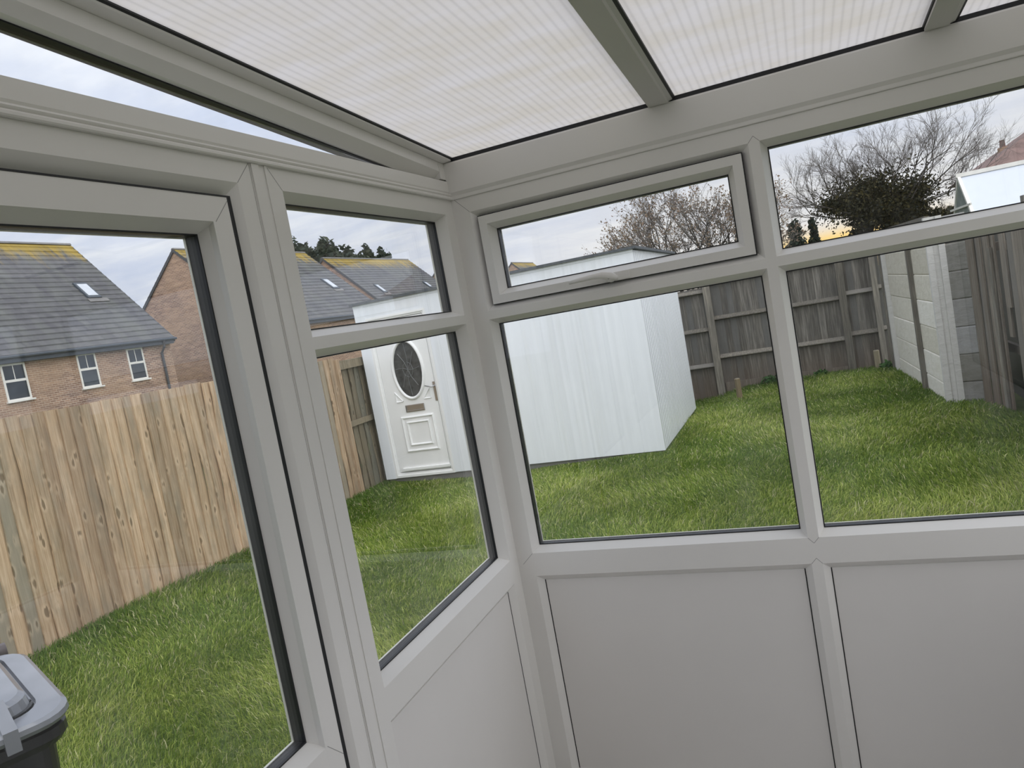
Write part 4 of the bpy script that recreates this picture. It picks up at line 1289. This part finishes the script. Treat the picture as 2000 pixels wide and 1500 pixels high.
for xx in (gx + 0.015, gx + 4.0):
    s = MB(); s.add([(xx - .01, YEG, -1.75), (xx - .01, YBG, -1.75), (xx - .01, YBG, ZEG - .05), (xx - .01, gy, ZRG - .06), (xx - .01, YEG, ZEG - .05), (xx + .01, YEG, -1.75), (xx + .01, YBG, -1.75), (xx + .01, YBG, ZEG - .05), (xx + .01, gy, ZRG - .06), (xx + .01, YEG, ZEG - .05)],
                    [(0, 1, 2, 3, 4), (9, 8, 7, 6, 5), (0, 5, 6, 1), (1, 6, 7, 2), (2, 7, 8, 3), (3, 8, 9, 4), (4, 9, 5, 0)])
    s.build('gable_glass', M['greenglass'], gh)
MB().box((gx - 0.03, YEG, 2.18), (gx - 0.002, YBG, 2.22)).build('gable_bar', M['white_frame'], gh)


# ---------------------------------------------------------------- wheelie bin
bn_c = Vector((-0.885, -0.935, 0.0))           # front right corner of the lid, in plan
U = Vector((-0.914, 0.406, 0)); Wd = Vector((-0.406, -0.914, 0))   # U: front to hinge, Wd: across
gz = float(terrain(-1.2, -1.0))
wbn = thing('wheelie_bin', tuple(bn_c + U * 0.3 + Wd * 0.29 + Vector((0, 0, gz))), 'black wheelie bin with a grey sheened lid at the lower left', 'bin')
def P(u, wq, z):
    q = bn_c + U * u + Wd * wq
    return (q.x, q.y, z)
DEP, WID = 0.60, 0.58
def rrect(u0, u1, w0, w1, r, n=5):
    pts = []
    for (cu, cw, a0) in ((u1 - r, w1 - r, 0), (u0 + r, w1 - r, 90), (u0 + r, w0 + r, 180), (u1 - r, w0 + r, 270)):
        for k in range(n + 1):
            t = math.radians(a0 + 90 * k / n)
            pts.append((cu + r * math.cos(t), cw + r * math.sin(t)))
    return pts
def loft(levels, zfun=None, cap0=True, cap1=True):
    b = MB(); n = len(levels[0][0])
    for pts, z in levels:
        for (u, q) in pts:
            b.v.append(P(u, q, z + (zfun(u) if zfun else 0)))
    for k in range(len(levels) - 1):
        for i in range(n):
            j = (i + 1) % n
            b.f.append((k * n + i, k * n + j, (k + 1) * n + j, (k + 1) * n + i))
    if cap0: b.f.append(tuple(range(n))[::-1])
    if cap1: b.f.append(tuple(range((len(levels) - 1) * n, len(levels) * n)))
    return b
loft([(rrect(0.10, 0.52, 0.07, WID - 0.07, 0.05), gz + 0.02), (rrect(0.055, 0.55, 0.035, WID - 0.035, 0.06), gz + 0.80), (rrect(0.045, 0.56, 0.03, WID - 0.03, 0.06), gz + 0.95)]).build('body', M['bin'], wbn, smooth=False)
loft([(rrect(0.03, 0.58, 0.012, WID - 0.012, 0.07), gz + 0.945), (rrect(0.015, 0.585, 0.0, WID, 0.07), gz + 0.965), (rrect(0.015, 0.585, 0.0, WID, 0.07), gz + 0.99), (rrect(0.03, 0.58, 0.012, WID - 0.012, 0.065), gz + 1.0)]).build('rim', M['bin'], wbn)
lz = lambda u: 0.085 * u            # lid rises towards the hinge
lid = loft([(rrect(0.0, 0.565, -0.006, WID + 0.006, 0.085), gz + 1.003), (rrect(-0.006, 0.565, -0.012, WID + 0.012, 0.085), gz + 1.014), (rrect(-0.004, 0.565, -0.010, WID + 0.010, 0.085), gz + 1.026), (rrect(0.006, 0.56, 0.0, WID, 0.085), gz + 1.032),
            (rrect(0.060, 0.555, 0.048, WID - 0.048, 0.07), gz + 1.034), (rrect(0.064, 0.552, 0.052, WID - 0.052, 0.068), gz + 1.024), (rrect(0.070, 0.55, 0.058, WID - 0.058, 0.066), gz + 1.024), (rrect(0.078, 0.548, 0.066, WID - 0.066, 0.064), gz + 1.060), (rrect(0.090, 0.545, 0.078, WID - 0.078, 0.06), gz + 1.070),
            (rrect(0.16, 0.53, 0.15, WID - 0.15, 0.05), gz + 1.074)], lz)
lid_o = lid.build('lid', M['binlid'], wbn, smooth=False)
# black tubes for shade along the lid's pressed edges, and the front finger grip
top = lambda u: gz + 1.0735 + 0.085 * u
rb = MB()
pth = [(0.10, 0.155), (0.25, 0.165), (0.28, 0.205), (0.265, 0.27), (0.30, 0.34), (0.30, WID - 0.10)]
for k in range(len(pth) - 1):
    (u0, w0), (u1, w1) = pth[k], pth[k + 1]
    rb.tube([P(u0, w0, top(u0)), P(u1, w1, top(u1))], [0.0075, 0.0075], 6)
rb.build('lid_crease_shade', M['bin'], lid_o)
rb = MB()
rb.tube([P(0.10, 0.235, top(0.1)), P(0.205, 0.25, top(0.205))], [0.007, 0.005], 6)
rb.build('lid_crease_shade', M['bin'], lid_o)
rb = MB()
edge = [(0.50, 0.060)] + [(u, q) for (u, q) in rrect(0.070, 0.55, 0.058, WID - 0.058, 0.066)[12:18]] + [(0.072, 0.17)]
rb.tube([P(u, q, gz + 1.031 + 0.085 * u) for u, q in edge], [0.0065] * len(edge), 6)
rb.build('lid_crease_shade', M['bin'], lid_o)
MB().hexa([P(0.012, 0.17, gz + 1.0335), P(0.012, WID - 0.05, gz + 1.0335), P(0.085, WID - 0.05, gz + 1.041), P(0.085, 0.17, gz + 1.041), P(0.012, 0.17, gz + 1.037), P(0.012, WID - 0.05, gz + 1.037), P(0.085, WID - 0.05, gz + 1.079), P(0.085, 0.17, gz + 1.079)]).build('recess_shade', M['bin'], lid_o)  # black block standing for the shade in the lid's front recess
lt = MB()
lt.hexa([P(-0.016, 0.118, gz + 0.985), P(-0.016, 0.150, gz + 0.985), P(0.10, 0.150, gz + 1.05), P(0.10, 0.118, gz + 1.05), P(-0.016, 0.118, gz + 1.040), P(-0.016, 0.150, gz + 1.040), P(0.10, 0.150, gz + 1.086), P(0.10, 0.118, gz + 1.086)])
lt.build('lid_grip', M['binlid'], lid_o)
MB().tube([P(0.605, 0.02, gz + 1.075), P(0.605, WID - 0.02, gz + 1.075)], [0.024, 0.024], 10).build('handle_rail', M['binrail'], wbn, smooth=True)
MB().box((0, 0, 0), (1, 1, 1), lambda a, b_, c: P(0.565 + 0.11 * a, 0.015 + (WID - 0.03) * b_, gz + 1.028 + 0.025 * c)).build('hinge_rail', M['binrail'], wbn)
for q in (0.05, WID - 0.05):
    wv = MB()
    wv.tube([P(0.53, q - 0.025, gz + 0.10), P(0.53, q + 0.025, gz + 0.10)], [0.10, 0.10], 16)
    wv.build('wheel', M['gasket'], wbn)

# ---------------------------------------------------------------- weeds at the foot of the back fence
for i, (x, y, r, lab) in enumerate(((0.28, 10.80, 0.16, 'leafy weed at the foot of the back fence nearer the shed'), (2.02, 10.62, 0.14, 'dark leafy weed in the far right corner of the lawn'), (1.05, 10.84, 0.10, 'low weed at the foot of the back fence behind the mullion'))):
    z = float(terrain(x, y))
    wd = thing('weed', (x, y, z), lab, 'weed', 'weeds along the back fence')
    leaf_cloud([(x, y, z + r * 0.45, r, r * 0.5, r * 0.6)], 170, 0.035, 'leaves', M['weed'], wd, shell=0.2)
    b = MB()
    for k in range(5):
        a = k * 1.26
        b.tube([(x, y, z - 0.02), (x + math.cos(a) * r * 0.6, y + math.sin(a) * r * 0.3, z + r * 0.8)], [0.004, 0.002], 4)
    b.build('stems', M['weed'], wd)
